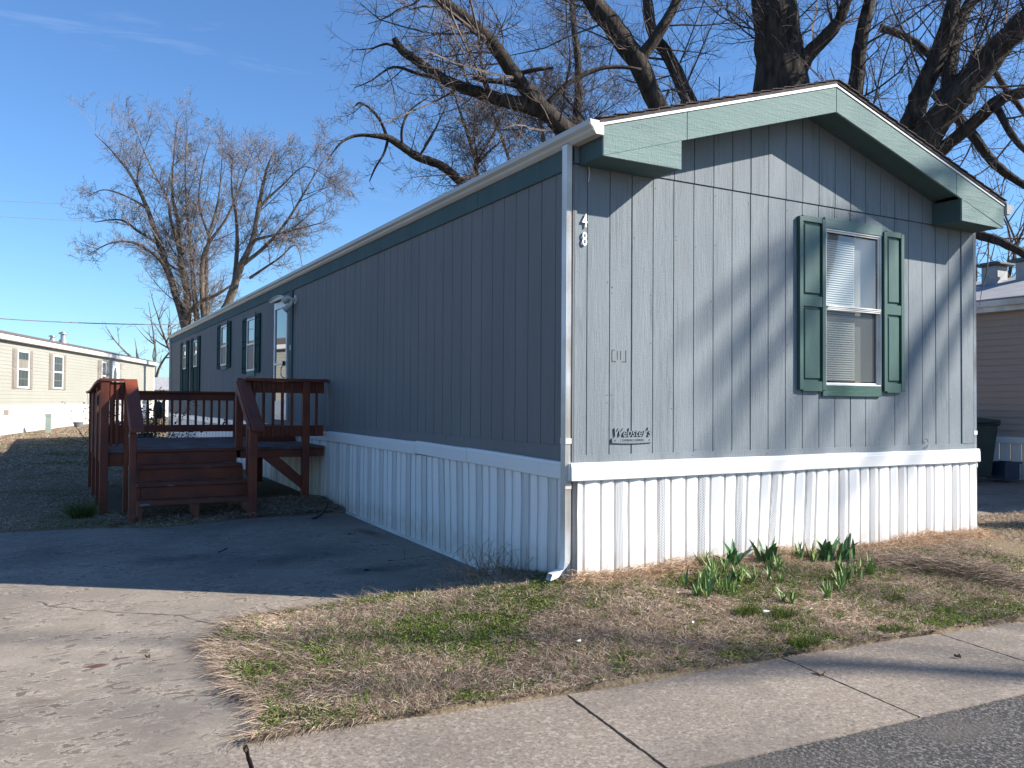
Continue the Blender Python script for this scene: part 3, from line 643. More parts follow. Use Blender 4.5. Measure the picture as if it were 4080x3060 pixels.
for i in range(62):
    z = .66+i*.0203
    bl.quad((WX0+.02, .060, z), (3.105, .060, z), (3.105, .072, z+.0175), (WX0+.02, .072, z+.0175))
bl.build('blind', m_blind, fwin)
rm = MB(); rm.quad((2.3, .5, .4), (3.7, .5, .4), (3.7, .5, 2.1), (2.3, .5, 2.1)); rm.box(3.14, WX1+.02, .09, .1, .6, 2.0); rm.box(2.3, 2.31, .02, .5, .4, 2.1); rm.box(3.69, 3.7, .02, .5, .4, 2.1); rm.box(2.3, 3.7, .02, .5, 2.1, 2.11); rm.box(2.3, 3.7, .02, .5, .39, .4)
rm.build('room_backing', m_room, fwin)
def side_window(y0, y1, z0, z1, rail):
    mb = MB(); frame(mb, y0, y1, z0, z1, .035, 0, .026, PY); mb.box(-.025, -.001, y0+.035, y1-.035, rail-.018, rail+.018)
    wo = mb.build('window', m_trimw, home, bevel=.002)
    p = MB(); p.quad((-.008, y0+.035, rail), (-.008, y1-.035, rail), (-.008, y1-.035, z1-.035), (-.008, y0+.035, z1-.035)); p.build('pane', m_glass, wo)
    q = MB(); q.quad((-.012, y0+.035, z0+.035), (-.012, y1-.035, z0+.035), (-.012, y1-.035, rail), (-.012, y0+.035, rail)); q.build('insect_screen', m_screen, wo)
    return wo
for (y0, y1, z0, z1, ra, a, b, c, d, sz0, sz1, tall) in (
    (10.53, 11.20, .98, 1.965, 1.48, 10.10, 10.50, 11.22, 11.60, .94, 2.00, 0),
    (13.24, 13.90, 1.175, 2.035, 1.59, 12.83, 13.21, 13.93, 14.34, 1.11, 2.08, 0),
    (17.19, 17.74, 1.275, 1.95, 1.60, 16.76, 17.15, 17.78, 18.20, .55, 2.03, 1),
    (19.11, 19.65, 1.275, 1.94, 1.60, 18.66, 19.06, 19.69, 20.12, .55, 2.03, 1)):
    side_window(y0, y1, z0, z1, ra)
    shutter(a, b, sz0, sz1, PY, m_shutd, .03, False); shutter(c, d, sz0, sz1, PY, m_shutd, .03, False)
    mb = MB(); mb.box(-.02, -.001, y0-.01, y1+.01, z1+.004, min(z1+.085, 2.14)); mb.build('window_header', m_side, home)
    if tall:
        mb = MB(); mb.box(-.014, -.001, y0, y1, .55, z0-.004); mb.build('window_apron', m_shutd, home)
    else:
        mb = MB(); mb.box(-.022, -.001, y0-.01, y1+.01, z0-.088, z0-.004); mb.build('window_sill', m_green, home)
# ---- storm door
dm = MB(); frame(dm, 8.15, 9.00, .127, 2.045, .055, 0, .032, PY); dm.box(-.030, -.001, 8.205, 8.945, .182, .41); dm.box(-.034, -.001, 8.205, 8.945, 1.015, 1.05); dm.box(-.036, -.001, 8.205, 8.945, .395, .43); dm.box(-.033, -.001, 8.205, 8.945, 1.93, 1.99)
door = dm.build('storm_door', m_trimw, home, bevel=.003)
mb = MB(); mb.quad((-.014, 8.205, 1.05), (-.014, 8.945, 1.05), (-.014, 8.945, 1.93), (-.014, 8.205, 1.93)); mb.quad((-.016, 8.205, .43), (-.016, 8.945, .43), (-.016, 8.945, 1.015), (-.016, 8.205, 1.015)); mb.build('pane', m_glass, door)
mb = MB(); mb.box(-.075, -.034, 8.215, 8.265, .985, 1.06); mb.tube([(-.07, 8.24, .99), (-.09, 8.25, .95), (-.09, 8.25, .84), (-.06, 8.25, .80), (-.034, 8.25, .80)], .008, 6); mb.build('door_handle', m_black, door)
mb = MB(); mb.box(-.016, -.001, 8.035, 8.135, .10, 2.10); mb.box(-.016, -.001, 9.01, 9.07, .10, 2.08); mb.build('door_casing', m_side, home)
mb = MB(); mb.box(-.024, -.001, 7.87, 8.03, .10, 2.145); mb.build('door_trim_board', m_greend, home)
mb = MB(); arc = [(8.10, 2.052)]+[(8.10+.93*i/8, 2.075+.035*math.sin(math.pi*i/8)) for i in range(9)]+[(9.03, 2.052)]
mb.prism([(y, z) for y, z in arc], 0, -.10, -.075); mb.prism([(y, z+.002) for y, z in arc[1:-1]]+[(y, z+.012) for y, z in reversed(arc[1:-1])], 0, -.12, -.001); mb.build('rain_hood', m_gut, home)
mb = MB()
mb.tube([(-.002, 7.72, 1.985), (-.022, 7.72, 1.985)], [.075, .07], 20); mb.tube([(-.022, 7.72, 1.985), (-.07, 7.72, 1.985)], [.028, .028], 12)
for dy, dz in ((.09, .05), (.03, -.085)):
    mb.tube([(-.06, 7.72, 1.985), (-.085, 7.72+dy*.6, 1.985+dz*.6)], .013, 8)
    mb.tube([(-.075, 7.72+dy*.6, 1.985+dz*.6), (-.095, 7.72+dy, 1.97+dz), (-.13, 7.72+dy*1.3, 1.94+dz), (-.17, 7.72+dy*1.5, 1.90+dz)], [.022, .036, .045, .052], 14)
mb.tube([(-.06, 7.72, 1.96), (-.08, 7.74, 1.90), (-.10, 7.75, 1.86)], [.02, .03, .028], 12)
mb.build('floodlight', m_gut, home, smooth=False)
mb = MB(); mb.box(-.03, -.024, 7.93, 7.965, 1.22, 1.30); mb.build('doorbell', m_white, home)
# tap and meter bits on the side skirting
mb = MB(); mb.tube([(-.05, 12.9, -.03), (-.12, 12.9, -.03), (-.13, 12.9, -.08)], [.02, .02, .018], 8); mb.tube([(-.10, 12.9, -.03), (-.10, 12.9, .03)], .008, 6); mb.tube([(-.10, 12.85, .03), (-.10, 12.95, .03)], .02, 8); mb.build('outdoor_tap', m_black, home)
# roof vents
def roof_cap(x, y, r, h, parent, m1, m2, z0):
    mb = MB(); mb.cyl((x, y), r*1.55, z0-.06, z0+.02, 20, r2=r*1.1); mb.cyl((x, y), r, z0, z0+h, 20); v = mb.build('roof_vent', m1, parent)
    mb = MB(); mb.cyl((x, y), r*1.45, z0+h, z0+h+.03, 20); mb.cyl((x, y), r*1.45, z0+h+.03, z0+h+.07, 20, r2=r*.6); mb.build('vent_cap', m2, v)
m_vent = mat('grey_vent_metal', (.28, .29, .30), (.36, .37, .38), rough=.6, scale=5); m_ventd = mat('dark_vent_cap', (.055, .07, .075), (.08, .10, .10), rough=.6, scale=5)
roof_cap(1.42, 3.95, .13, .30, home, m_vent, m_ventd, rz(1.42)+.03)
roof_cap(1.2, 13.4, .06, .22, home, m_vent, m_vent, rz(1.2)+.03)
# ---- lettering
def text_mesh(body, size, depth, shear=0, bold=0.0, sx=1.0):
    cu = bpy.data.curves.new('t', 'FONT'); cu.body = body; cu.size = size; cu.extrude = depth; cu.shear = shear; cu.offset = bold; cu.align_x = 'CENTER'; cu.resolution_u = 3
    ob = bpy.data.objects.new('t', cu); COL.objects.link(ob); dg = bpy.context.evaluated_depsgraph_get(); me = bpy.data.meshes.new_from_object(ob.evaluated_get(dg))
    bpy.data.objects.remove(ob); bpy.data.curves.remove(cu)
    for v in me.vertices: v.co.x *= sx
    return me
def put_text(name, parent, body, loc, size, depth, m, **kw):
    me = text_mesh(body, size, depth, **kw); me.materials.append(m); me.name = name
    for v in me.vertices: x, y, z = v.co; v.co = (x, -z, y)
    o = bpy.data.objects.new(name, me); COL.objects.link(o)
    pl = Vector(parent['_org']) if parent.type != 'EMPTY' else parent.location
    o.parent = parent; o.location = Vector(loc)-pl; o['_org'] = tuple(loc); return o
m_num = mat('white_numeral', (.8, .8, .8), rough=.4)
put_text('house_number', home, '4', (.089, -.012, 1.722), .145, .004, m_num, bold=.0, sx=.66)['label'] = 'white house number 4 beside the downspout'
put_text('house_number', home, '8', (.088, -.012, 1.588), .145, .004, m_num, bold=.0, sx=.66)['label'] = 'white house number 8 below the 4'
pm = MB(); pts = [(.343, .172)]+[(.343+.374*i/10, .178+.006*math.sin(math.pi*i/10)) for i in range(11)]+[(.717, .146)]+[(.717-.374*i/10, .140-.006*math.sin(math.pi*i/10)+.004) for i in range(11)]
pm.prism(pts, 1, -.012, -.001)
for x0, x1, z0, z1 in ((.42, .424, .150, .172), (.64, .644, .150, .172), (.424, .64, .150, .1525), (.424, .64, .170, .1725)): pm.box(x0, x1, -.0135, -.0118, z0, z1)
plate = pm.build('name_plate', m_front, home); plate['label'] = 'raised dealer emblem painted over in the wall grey'
put_text('lettering', plate, "Webster's", (.528, -.007, .190), .095, .004, m_front, shear=.30, bold=.0003, sx=.90)
put_text('lettering', plate, 'LAWRENCE, KANSAS', (.533, -.0128, .1565), .021, .0015, m_side, sx=.98)
for x in (.37, .69):
    mb = MB(); mb.tube([(x, -.011, .162), (x, -.015, .162)], .004, 8); mb.build('screw', m_black, plate)
# outline left by a removed plate, and small nail heads and a hanging wire
mm = MB()
for x0, x1, z0, z1 in ((.345, .350, .750, .836), (.472, .477, .750, .836), (.345, .385, .748, .752), (.437, .477, .748, .752), (.352, .375, .834, .837), (.395, .398, .765, .83), (.425, .428, .765, .83)):
    mm.box(x0, x1, -.0022, -.0008, z0, z1)
mm.build('old_bracket_marks', m_dirt, home)
nh = MB()
for i in range(70):
    x = gx[rng.integers(1, 23)]+rng.choice([-.02, .022]); z = rng.choice([.035, .09, .5, .9, 1.3, 1.7, 2.1])+rng.normal()*.03
    if WX0-.4 < x < WX1+.4 and .5 < z < 2.1 or x > 4.7 or .33 < x < .73 and z < .3: continue
    y_ = -.0135 if z < .06 else -.0015
    nh = MB(); nh.tube([(x, y_+.002, z), (x, y_-.0008, z)], .0035, 6); nh.build('nail_head', m_dirt, home)
wr = MB(); wr.tube([(.115, -.02, 2.17), (.118, -.03, 2.12), (.108, -.035, 2.07), (.104, -.035, 2.05)], .0028, 5); wr.build('loose_wire', m_trimw, home)
wr = MB(); wr.tube([(4.0+.035*math.cos(a)-.62*0, -.02, .075+.045*math.sin(a)) for a in np.linspace(2.2, -2.2, 9)], .003, 5); wr.build('wire_loop', m_side, home)

# ---------------------------------------------------------------- red deck and stairs
deck = thing('wooden_deck', 'red-brown painted wooden entry deck with four-step stair and slatted railings', 'deck', (-1.4, 7.5, -.93))
def bx(name, x0, x1, y0, y1, z0, z1, m=m_red, bev=.004):
    mb = MB(); mb.box(x0, x1, y0, y1, z0, z1); return mb.build(name, m, deck, bevel=bev)
YF = 6.03; FZd = -.165
mb = MB(); y = 6.0
while y < 9.1: mb.box(-2.70, -.045, y, y+.134, FZd-.036, FZd); y += .140
mb.build('floor', m_deckf, deck, bevel=.003)
bx('rim_board', -1.13, -.05, YF, YF+.038, -.305, -.203); bx('rim_board', -2.665, -2.44, YF, YF+.038, -.362, -.203)
bx('rim_board', -2.70, -2.665, YF+.02, 9.06, -.362, -.205); bx('rim_board', -2.66, -.05, 9.02, 9.058, -.34, -.205)
for y in (6.8, 7.5, 8.3): bx('joist', -2.66, -.05, y, y+.038, -.35, -.205)
G = lambda x, y: Lz(x, y)-.06
bx('post', -.356, -.262, YF-.092, YF-.002, G(-.3, 6), .688); bx('post', -2.758, -2.668, YF-.06, YF+.032, G(-2.7, 6), .640)
bx('post', -2.502, -2.452, YF-.05, YF+.04, G(-2.5, 6), .652); bx('post', -1.192, -1.104, YF-.01, YF+.08, FZd, .66)
for y in (6.90, 7.90, 8.99): bx('post', -2.758, -2.700, y, y+.088, G(-2.7, y), .60 if y < 7 else .545)
bx('post', -.665, -.575, 8.97, 9.055, FZd, .50); bx('post', -1.8, -1.71, 8.97, 9.055, G(-1.7, 9), -.205); bx('post', -.3, -.21, 8.9, 8.99, G(-.3, 9), -.205)
# front railing, right bay
bx('cap_rail', -1.10, -.020, YF-.105, YF+.06, .690, .728); bx('top_rail', -1.10, -.046, YF+.0, YF+.036, .540, .688); bx('bottom_rail', -1.10, -.054, YF+.0, YF+.036, -.034, .109)
for x in (-.975, -.854, -.731, -.611, -.489, -.159): bx('baluster', x-.018, x+.018, YF-.037, YF-.001, -.034, .684)
# front railing, left bay
bx('cap_rail', -2.775, -2.504, YF-.075, YF+.06, .655, .690); bx('top_rail', -2.668, -2.50, YF+.0, YF+.036, .50, .65); bx('bottom_rail', -2.668, -2.45, YF, YF+.036, -.09, .105)
for x in (-2.642, -2.578): bx('baluster', x-.018, x+.018, YF-.037, YF-.001, -.115, .648)
# left railing with its bowed cap
mb = MB(); pr = []
for i in range(13):
    f = i/12; y = 5.97+3.16*f; z = .672-.105*sstep(f, .10, .62)-.012*math.sin(f*9); pr.append((y, z))
for (ya, za), (yb, zb) in zip(pr[:-1], pr[1:]):
    i0 = len(mb.v); mb.v += [(-2.80, ya, za), (-2.66, ya, za), (-2.66, yb, zb), (-2.80, yb, zb), (-2.80, ya, za-.032), (-2.66, ya, za-.032), (-2.66, yb, zb-.032), (-2.80, yb, zb-.032)]
    for q in ((0,1,2,3),(4,7,6,5),(0,4,5,1),(2,6,7,3),(1,5,6,2),(3,7,4,0)): mb.f.append(tuple(i0+k2 for k2 in q)); mb.m.append(0)
mb.build('cap_rail', m_red, deck)
bx('top_rail', -2.70, -2.665, YF+.1, 9.0, .42, .53); bx('bottom_rail', -2.70, -2.665, YF+.1, 9.0, -.06, .05)
y = YF+.16
while y < 8.95:
    if all(abs(y+.02-(p+.045)) > .075 for p in (6.90, 7.90, 8.99)): bx('baluster', -2.737, -2.701, y, y+.036, -.36+.02*rng.random(), .53)
    y += .118
# back railing
bx('cap_rail', -2.72, -.56, 9.0, 9.10, .545, .575); bx('top_rail', -2.70, -.57, 9.056, 9.09, .43, .545); bx('bottom_rail', -2.70, -.57, 9.056, 9.09, -.068, .042)
for i in range(-6, 11): bx('baluster', -1.94+.119*i-.018, -1.94+.119*i+.018, 9.092, 9.126, -.068, .545)
# steps
TX0, TX1 = -2.40, -1.165
bx('tread', TX0, TX1+.02, 5.985, 6.03, -.205, -.168, m_tread)
for (y0, z, x1) in ((5.72, -.350, TX1), (5.43, -.533, TX1), (5.15, -.718, TX1-.012)):
    bx('tread', TX0+.0, x1, y0, y0+.13, z-.038, z, m_tread); bx('tread', TX0+.0, x1, y0+.136, y0+.275, z-.038, z, m_tread)
for (y0, za, zb) in ((6.0, -.350, -.207), (5.745, -.533, -.39), (5.455, -.718, -.573)): bx('riser', TX0+.045, TX1-.02, y0, y0+.025, za, zb)
for x in (-2.405, -1.80, -1.20):
    mb = MB(); g0 = Pz(5.1)-.02
    mb.prism([(5.165, g0), (5.165, -.758), (5.45, -.758), (5.45, -.573), (5.74, -.573), (5.74, -.390), (6.0, -.390), (6.0, -.42), (5.50, -.93), (5.27, -.93), (5.27, g0)], 0, x, x+.042); mb.build('stringer', m_red, deck)
for x0, x1, xc, top in ((-2.506, -2.435, -2.432, .066), (-1.205, -1.112, -1.115, .066)):
    bx('post', x0, x1, 5.13, 5.215, Pz(5.1)-.05, top)
    t0, t1 = (.648, .66) if x0 < -2 else (.69, .70)
    mb = MB(); xa, xb = xc-.070, xc+.072; za, zb = .690 if x0 < -2 else .727, .112
    mb.prism([(6.05, za), (5.06, zb), (5.06, zb-.040), (6.05, za-.040)], 0, xa, xb); mb.build('cap_rail', m_red, deck, bevel=.004)
    mb = MB(); mb.prism([(6.03, za-.041), (5.14, zb+.007), (5.14, zb-.10), (6.03, za-.155)], 0, x0+.004, x0+.042); mb.build('side_rail', m_red, deck)
    mb = MB(); mb.prism([(5.66, zb+.30), (5.58, zb+.25), (5.58, -.50), (5.66, -.45)], 0, x1-.03, x1+.008); mb.build('baluster', m_red, deck)
mb = MB(); mb.prism([(-.86, -.306), (-.64, -.306), (-.357, -.56), (-.357, -.72)], 1, YF-.03, YF+.008); mb.build('brace', m_red, deck)
# screw heads along the treads and worn knots of grime on the posts
for z_, y_ in ((-.350, 5.78), (-.533, 5.49), (-.718, 5.21)):
    for x_ in (-2.385, -1.78, -1.19):
        mb = MB(); mb.cyl((x_, y_), .006, z_-.002, z_+.0015, 8); mb.build('screw', m_dirt, deck)
# raised landing before the door
bx('landing', -.64, -.045, 7.50, 9.0, .012, .050, m_red); bx('landing_skirt', -.62, -.05, 7.52, 7.55, FZd, .010); bx('landing_skirt', -.62, -.59, 7.55, 8.96, FZd, .010)
#--PART3--
# ---------------------------------------------------------------- neighbouring homes
m_beige = mat('cream_vinyl_siding', (.31, .303, .258), (.34, .333, .285), rough=.6, scale=.6)
m_tan = mat('tan_shutter', (.21, .185, .155), (.24, .21, .175), rough=.6, scale=3)
m_roof2 = mat('weathered_brown_roof', (.115, .085, .075), (.17, .13, .115), rough=.95, scale=1.5, stretch=(1, 1, 1), bump=.3, bscale=30)
m_grid = mat('window_dark', (.02, .025, .03), (.045, .05, .05), rough=.15, scale=.9)
def lap(mb, u0, u1, z0, z1, step, P, d=.012):
    z = z0
    while z < z1-1e-4:
        zt = min(z+step, z1); mb.quad(P(u0, d, z), P(u1, d, z), P(u1, 0, zt), P(u0, 0, zt)); mb.quad(P(u0, 0, z), P(u1, 0, z), P(u1, d, z), P(u0, d, z)); z = zt
TH = R(18.5); ND = Vector((math.sin(TH), math.cos(TH), 0)); NN = Vector((math.cos(TH), -math.sin(TH), 0)); NP = Vector((-4.706, 27.691, 0))
nb = thing('neighbour_home', 'long cream mobile home with tan shutters and bright white skirting at left', 'mobile home', tuple(NP+ND*9+Vector((0, 0, -.72))))
PN = lambda s, d, z: tuple(NP+ND*s+NN*d+Vector((0, 0, z)))
def nbox(mb, s0, s1, d0, d1, z0, z1, m=0):
    i = len(mb.v); mb.v += [PN(s0,d0,z0),PN(s1,d0,z0),PN(s1,d1,z0),PN(s0,d1,z0),PN(s0,d0,z1),PN(s1,d0,z1),PN(s1,d1,z1),PN(s0,d1,z1)]
    for q in ((0,3,2,1),(4,5,6,7),(0,1,5,4),(1,2,6,5),(2,3,7,6),(3,0,4,7)): mb.f.append(tuple(i+k for k in q)); mb.m.append(m)
NL0, NL1 = -4.5, 21.8
mb = MB(); lap(mb, NL0, NL1, .19, 2.42, .127, PN, .008); mb.quad(PN(NL1, 0, .19), PN(NL1, -4.6, .19), PN(NL1, -4.6, 2.45), PN(NL1, 0, 2.45)); mb.quad(PN(NL0, 0, .19), PN(NL0, -4.6, .19), PN(NL0, -4.6, 2.45), PN(NL0, 0, 2.45)); mb.quad(PN(NL0, -4.6, .19), PN(NL1, -4.6, .19), PN(NL1, -4.6, 2.45), PN(NL0, -4.6, 2.45)); mb.build('wall', m_beige, nb)
mb = MB(); nbox(mb, NL0-.05, NL1+.05, -4.62, .035, -1.05, .19); mb.build('skirting', m_white, nb)
mb = MB(); nbox(mb, NL0-.25, NL1+.3, .0, .16, 2.43, 2.60); nbox(mb, NL0-.25, NL1+.3, -4.8, -4.64, 2.43, 2.60); mb.build('fascia', m_white, nb)
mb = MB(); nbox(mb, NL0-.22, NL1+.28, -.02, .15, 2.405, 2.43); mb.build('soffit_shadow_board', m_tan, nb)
mb = MB(); nbox(mb, NL1-.09, NL1+.02, .0, .03, .19, 2.42); mb.build('corner_post', m_white, nb)
mb = MB(); e, rdg = 2.605, 3.14
for a, b, za, zb in ((.18, -2.3, e, rdg), (-2.3, -4.8, rdg, e)):
    i = len(mb.v); mb.v += [PN(NL0-.3, a, za), PN(NL1+.35, a, za), PN(NL1+.35, b, zb), PN(NL0-.3, b, zb), PN(NL0-.3, a, za+.03), PN(NL1+.35, a, za+.03), PN(NL1+.35, b, zb+.03), PN(NL0-.3, b, zb+.03)]
    for q in ((0,3,2,1),(4,5,6,7),(0,1,5,4),(1,2,6,5),(2,3,7,6),(3,0,4,7)): mb.f.append(tuple(i+k for k in q)); mb.m.append(0)
for s in (NL0, NL1): mb.poly([PN(s, 0, 2.45), PN(s, -4.6, 2.45), PN(s, -2.3, 3.1)])
mb.build('roof', m_roof2, nb)
def nwin(s0, s1, z0, z1, shut=True, sw=.36):
    t = .07; mb = MB()
    for a, b, c, d in ((s0, s0+t, z0, z1), (s1-t, s1, z0, z1), (s0+t, s1-t, z0, z0+t), (s0+t, s1-t, z1-t, z1), (s0+t, s1-t, (z0+z1)/2-.03, (z0+z1)/2+.03)): nbox(mb, a, b, 0, .05, c, d)
    wo = mb.build('window', m_white, nb); mb = MB(); nbox(mb, s0+t, s1-t, 0, .02, z0+t, z1-t); mb.build('pane', m_grid, wo)
    mb = MB(); zm = (z0+z1)/2
    for k in (1, 2): x = s0+(s1-s0)*k/3; nbox(mb, x-.007, x+.007, .021, .026, z0+t, z1-t)
    for zz in ((z0+zm)/2, (zm+z1)/2): nbox(mb, s0+t, s1-t, .021, .026, zz-.008, zz+.008)
    mb.build('muntins', m_tan, wo)
    mb = MB(); nbox(mb, s0+t, s1-t, .0201, .0206, zm+.03, z1-t-.25 if s1-s0 > .9 else zm+.15); 
    if s0 < 4: mb.build('blind', m_tan, wo)
    if shut:
        for a, b in ((s0-sw-.02, s0-.02), (s1+.02, s1+sw+.02)):
            mb = MB(); nbox(mb, a, b, 0, .025, z0-.03, z1+.03)
            for c, d in ((z0+.03, (z0+z1)/2-.04), ((z0+z1)/2+.06, z1-.03)): nbox(mb, a+.07, b-.07, .026, .04, c, d)
            mb.build('shutter', m_tan, nb)
nwin(1.42, 2.51, .80, 2.15); nwin(4.96, 6.10, .82, 2.17); nwin(11.34, 12.07, .85, 2.20, sw=.5)
mb = MB(); nbox(mb, 13.0, 14.25, 0, .06, .2, 2.26); dr = mb.build('door', m_white, nb); mb = MB(); n_ = 14
mb.poly([PN(13.5+.26*math.cos(a)*(1+.1*math.sin(5*a)), .065, 1.55+.45*math.sin(a)) for a in np.linspace(0, 2*math.pi, 24)[:-1]]); mb.build('door_glass', m_grid, dr)
mb = MB(); nbox(mb, .30, .72, .036, .05, -.13, .05); mb.build('skirting_vent', m_tan, nb)
def npipe(s, d, z0, h, r):
    mb = MB(); c = Vector(PN(s, d, 0)); mb.cyl(c, r, z0-.3, z0+h, 14); mb.cyl(c, r*1.5, z0-.05, z0+h*.28, 14, r2=r*1.4); mb.cyl(c, r*1.7, z0+h*.80, z0+h*.88, 14, r2=r*1.6); mb.cyl(c, r*1.6, z0+h*.92, z0+h, 14, r2=r*.6); mb.build('roof_flue', m_metal, nb)
npipe(11.5, -1.7, 3.05, .50, .12); npipe(10.1, -1.7, 3.02, .26, .10)
# small things along its wall
mb = MB()
def onwall(px, off):
    v = at(px, 868, 1)-CAM; return CAM+v*(((NP-CAM).dot(NN)+off)/v.dot(NN))
c = onwall(105, .9); zg = Lz(c.x, c.y)
for a, b in ((.15, .15),): mb.box(c.x-.095, c.x+.095, c.y-.08, c.y+.08, zg-.1, zg+.66); mb.box(c.x-.105, c.x+.105, c.y-.09, c.y+.09, zg+.60, zg+.69)
mb.box(c.x-.075, c.x+.075, c.y-.085, c.y-.08, zg+.1, zg+.5)
m_ped = mat('pale_green_metal', (.22, .27, .235), (.26, .31, .27), rough=.5, scale=5)
tag(mb.build('utility_pedestal', m_ped, None, org=(c.x, c.y, zg), bevel=.01), 'narrow pale green utility pedestal standing in front of the cream home', 'utility pedestal')
m_bkt = mat('grey_pail', (.12, .125, .13), (.17, .175, .18), rough=.5, scale=4)
c = onwall(170, .6); mb = MB(); mb.cyl(c, .15, -.78, -.52, 18, r2=.185); mb.cyl(c, .2, -.535, -.51, 18); 
bk_ = mb.build('bucket', m_bkt, None, org=(c.x, c.y, -.86)); tag(bk_, 'grey metal bucket against the white skirting of the cream home', 'bucket')
mb = MB(); mb.tube([(c.x, c.y, -.52), (c.x-.10, c.y, -.25)], .01, 5); mb.build('handle', m_metal, bk_)
# the home on the right, seen in shade
m_taupe = mat('taupe_vinyl_siding', (.33, .265, .215), (.36, .29, .24), rough=.6, scale=.7)
m_roof3 = mat('grey_shingle_roof', (.23, .235, .25), (.32, .32, .34), rough=.95, scale=9, stretch=(1, .2, 1), bump=.4, bscale=40, bstretch=(1, .3, 1))
rn = thing('neighbour_home', 'taupe mobile home with grey shingle roof seen in shade at the right edge', 'mobile home', (14.2, 6, -.86))
mb = MB(); lap(mb, -1.5, 17, -.13, 2.14, .118, lambda s, d, z: (11.8-d, s, z), .014); mb.quad((11.8, -1.5, -.13), (16.6, -1.5, -.13), (16.6, -1.5, 2.3), (11.8, -1.5, 2.3)); mb.quad((16.6, -1.5, -.13), (16.6, 17, -.13), (16.6, 17, 2.3), (16.6, -1.5, 2.3)); mb.quad((11.8, 17, -.13), (16.6, 17, -.13), (16.6, 17, 2.3), (11.8, 17, 2.3)); mb.poly([(11.8, -1.5, 2.3), (16.6, -1.5, 2.3), (14.2, -1.5, 3.02)]); mb.poly([(11.8, 17, 2.3), (16.6, 17, 2.3), (14.2, 17, 3.02)]); mb.build('wall', m_taupe, rn)
mb = MB(); mb.box(11.62, 11.80, -1.7, 17.2, 2.13, 2.335); mb.box(16.6, 16.8, -1.7, 17.2, 2.13, 2.335); mb.box(11.56, 11.62, -1.7, 17.2, 2.225, 2.33); mb.build('fascia', m_trimw, rn)
mb = MB(); mb.prism([(11.55, 2.335), (14.2, 3.07), (16.85, 2.335), (16.85, 2.36), (14.2, 3.10), (11.55, 2.36)], 1, -1.75, 17.25); mb.build('roof', m_roof3, rn)
mb = MB(); s = -1.5
while s < 17:
    for a, b, d in ((0, .18, .012), (.18, .20, 0), (.20, .38, .014), (.38, .40, 0)): mb.quad((11.79-d, s+a, -1.0), (11.79-d, s+b, -1.0), (11.79-d, s+b, -.14), (11.79-d, s+a, -.14))
    s += .40
mb.box(11.75, 11.79, -1.5, 17, -.24, -.13); mb.build('skirting', m_skirt, rn)
mb = MB(); mb.quad((11.85, -1.45, -1), (16.6, -1.45, -1), (16.6, -1.45, -.12), (11.85, -1.45, -.12)); mb.build('skirting', m_skirt, rn)
for y, x in ((5.15, 13.75), (4.45, 13.75)):
    mb = MB(); mb.box(x-.19, x+.19, y-.17, y+.17, 2.75, 3.30); v = mb.build('roof_vent', m_vent, rn, bevel=.02)
    mb = MB(); mb.box(x-.28, x+.28, y-.28, y+.28, 3.30, 3.345); mb.box(x-.2, x+.2, y-.2, y+.2, 3.345, 3.375); mb.build('vent_cap', m_ventd, v, bevel=.01)
# wheeled bins on the side drive
def cart(x, y, z, rz, label, cm, h=1.06, grp=None):
    t = thing('wheeled_bin', label, 'rubbish bin', (x, y, z), grp, rz)
    def B(name, mb, par=t, mm=cm, **k):
        me_o = mb.build(name, mm, None, org=(0, 0, 0), **k); me_o.parent = par; return me_o
    mb = MB(); i = 0
    a = [(-.24, -.27, .06), (.24, -.27, .06), (.24, .25, .06), (-.24, .25, .06)]; b = [(-.31, -.36, h-.10), (.31, -.36, h-.10), (.31, .33, h-.10), (-.31, .33, h-.10)]
    mb.v = a+b; 
    for q in ((0,3,2,1),(4,5,6,7),(0,1,5,4),(1,2,6,5),(2,3,7,6),(3,0,4,7)): mb.f.append(q); mb.m.append(0)
    mb.box(-.33, .33, -.38, .34, h-.13, h-.09); mb.box(-.13, .13, -.34, -.30, .30, .72); mb.box(-.21, .21, -.378, -.345, h-.32, h-.22)
    B('body', mb, bevel=.02)
    mb = MB(); mb.prism([(-.40, h-.085), (.37, h-.085), (.37, h-.03), (.1, h+.01), (-.36, h-.03)], 0, -.34, .34); l_ = B('lid', mb, bevel=.015)
    mb = MB(); mb.tube([(-.25, .40, h-.06), (.25, .40, h-.06)], .016, 8); B('handle', mb)
    for s in (-.28, .28):
        mb = MB(); mb.tube([(s-.03, .24, .13), (s+.03, .24, .13)], .13, 16); B('wheel', mb, mm=m_black)
    return t
m_bin = mat('dark_green_plastic', (.02, .032, .026), (.03, .045, .036), rough=.4, scale=4)
cart(10.55, 3.72, Lz(10.6, 3.7), R(75), 'dark wheeled rubbish bin beside the taupe home, partly behind the corner', m_bin)
cart(10.95, 4.55, Lz(10.6, 4.3), R(80), 'second dark wheeled bin behind the first, almost hidden', m_bin)
mb = MB(); bx_, by_, bz_ = 11.25, 3.52, Lz(11, 3.5)
for a, b, c, d in ((-.22, .22, -.16, -.14), (-.22, .22, .14, .16), (-.22, -.20, -.14, .14), (.20, .22, -.14, .14)): mb.box(bx_+a, bx_+b, by_+c, by_+d, bz_, bz_+.30)
mb.box(bx_-.2, bx_+.2, by_-.14, by_+.14, bz_, bz_+.02); mb.box(bx_-.25, bx_+.25, by_-.19, by_-.16, bz_+.27, bz_+.30); mb.box(bx_-.25, bx_+.25, by_+.16, by_+.19, bz_+.27, bz_+.30)
m_blue = mat('blue_plastic', (.012, .03, .065), (.015, .038, .075), rough=.4, scale=4)
tag(mb.build('recycling_box', m_blue, None, org=(bx_, by_, bz_)), 'small dark blue recycling box on the drive next to the dark bin', 'box')

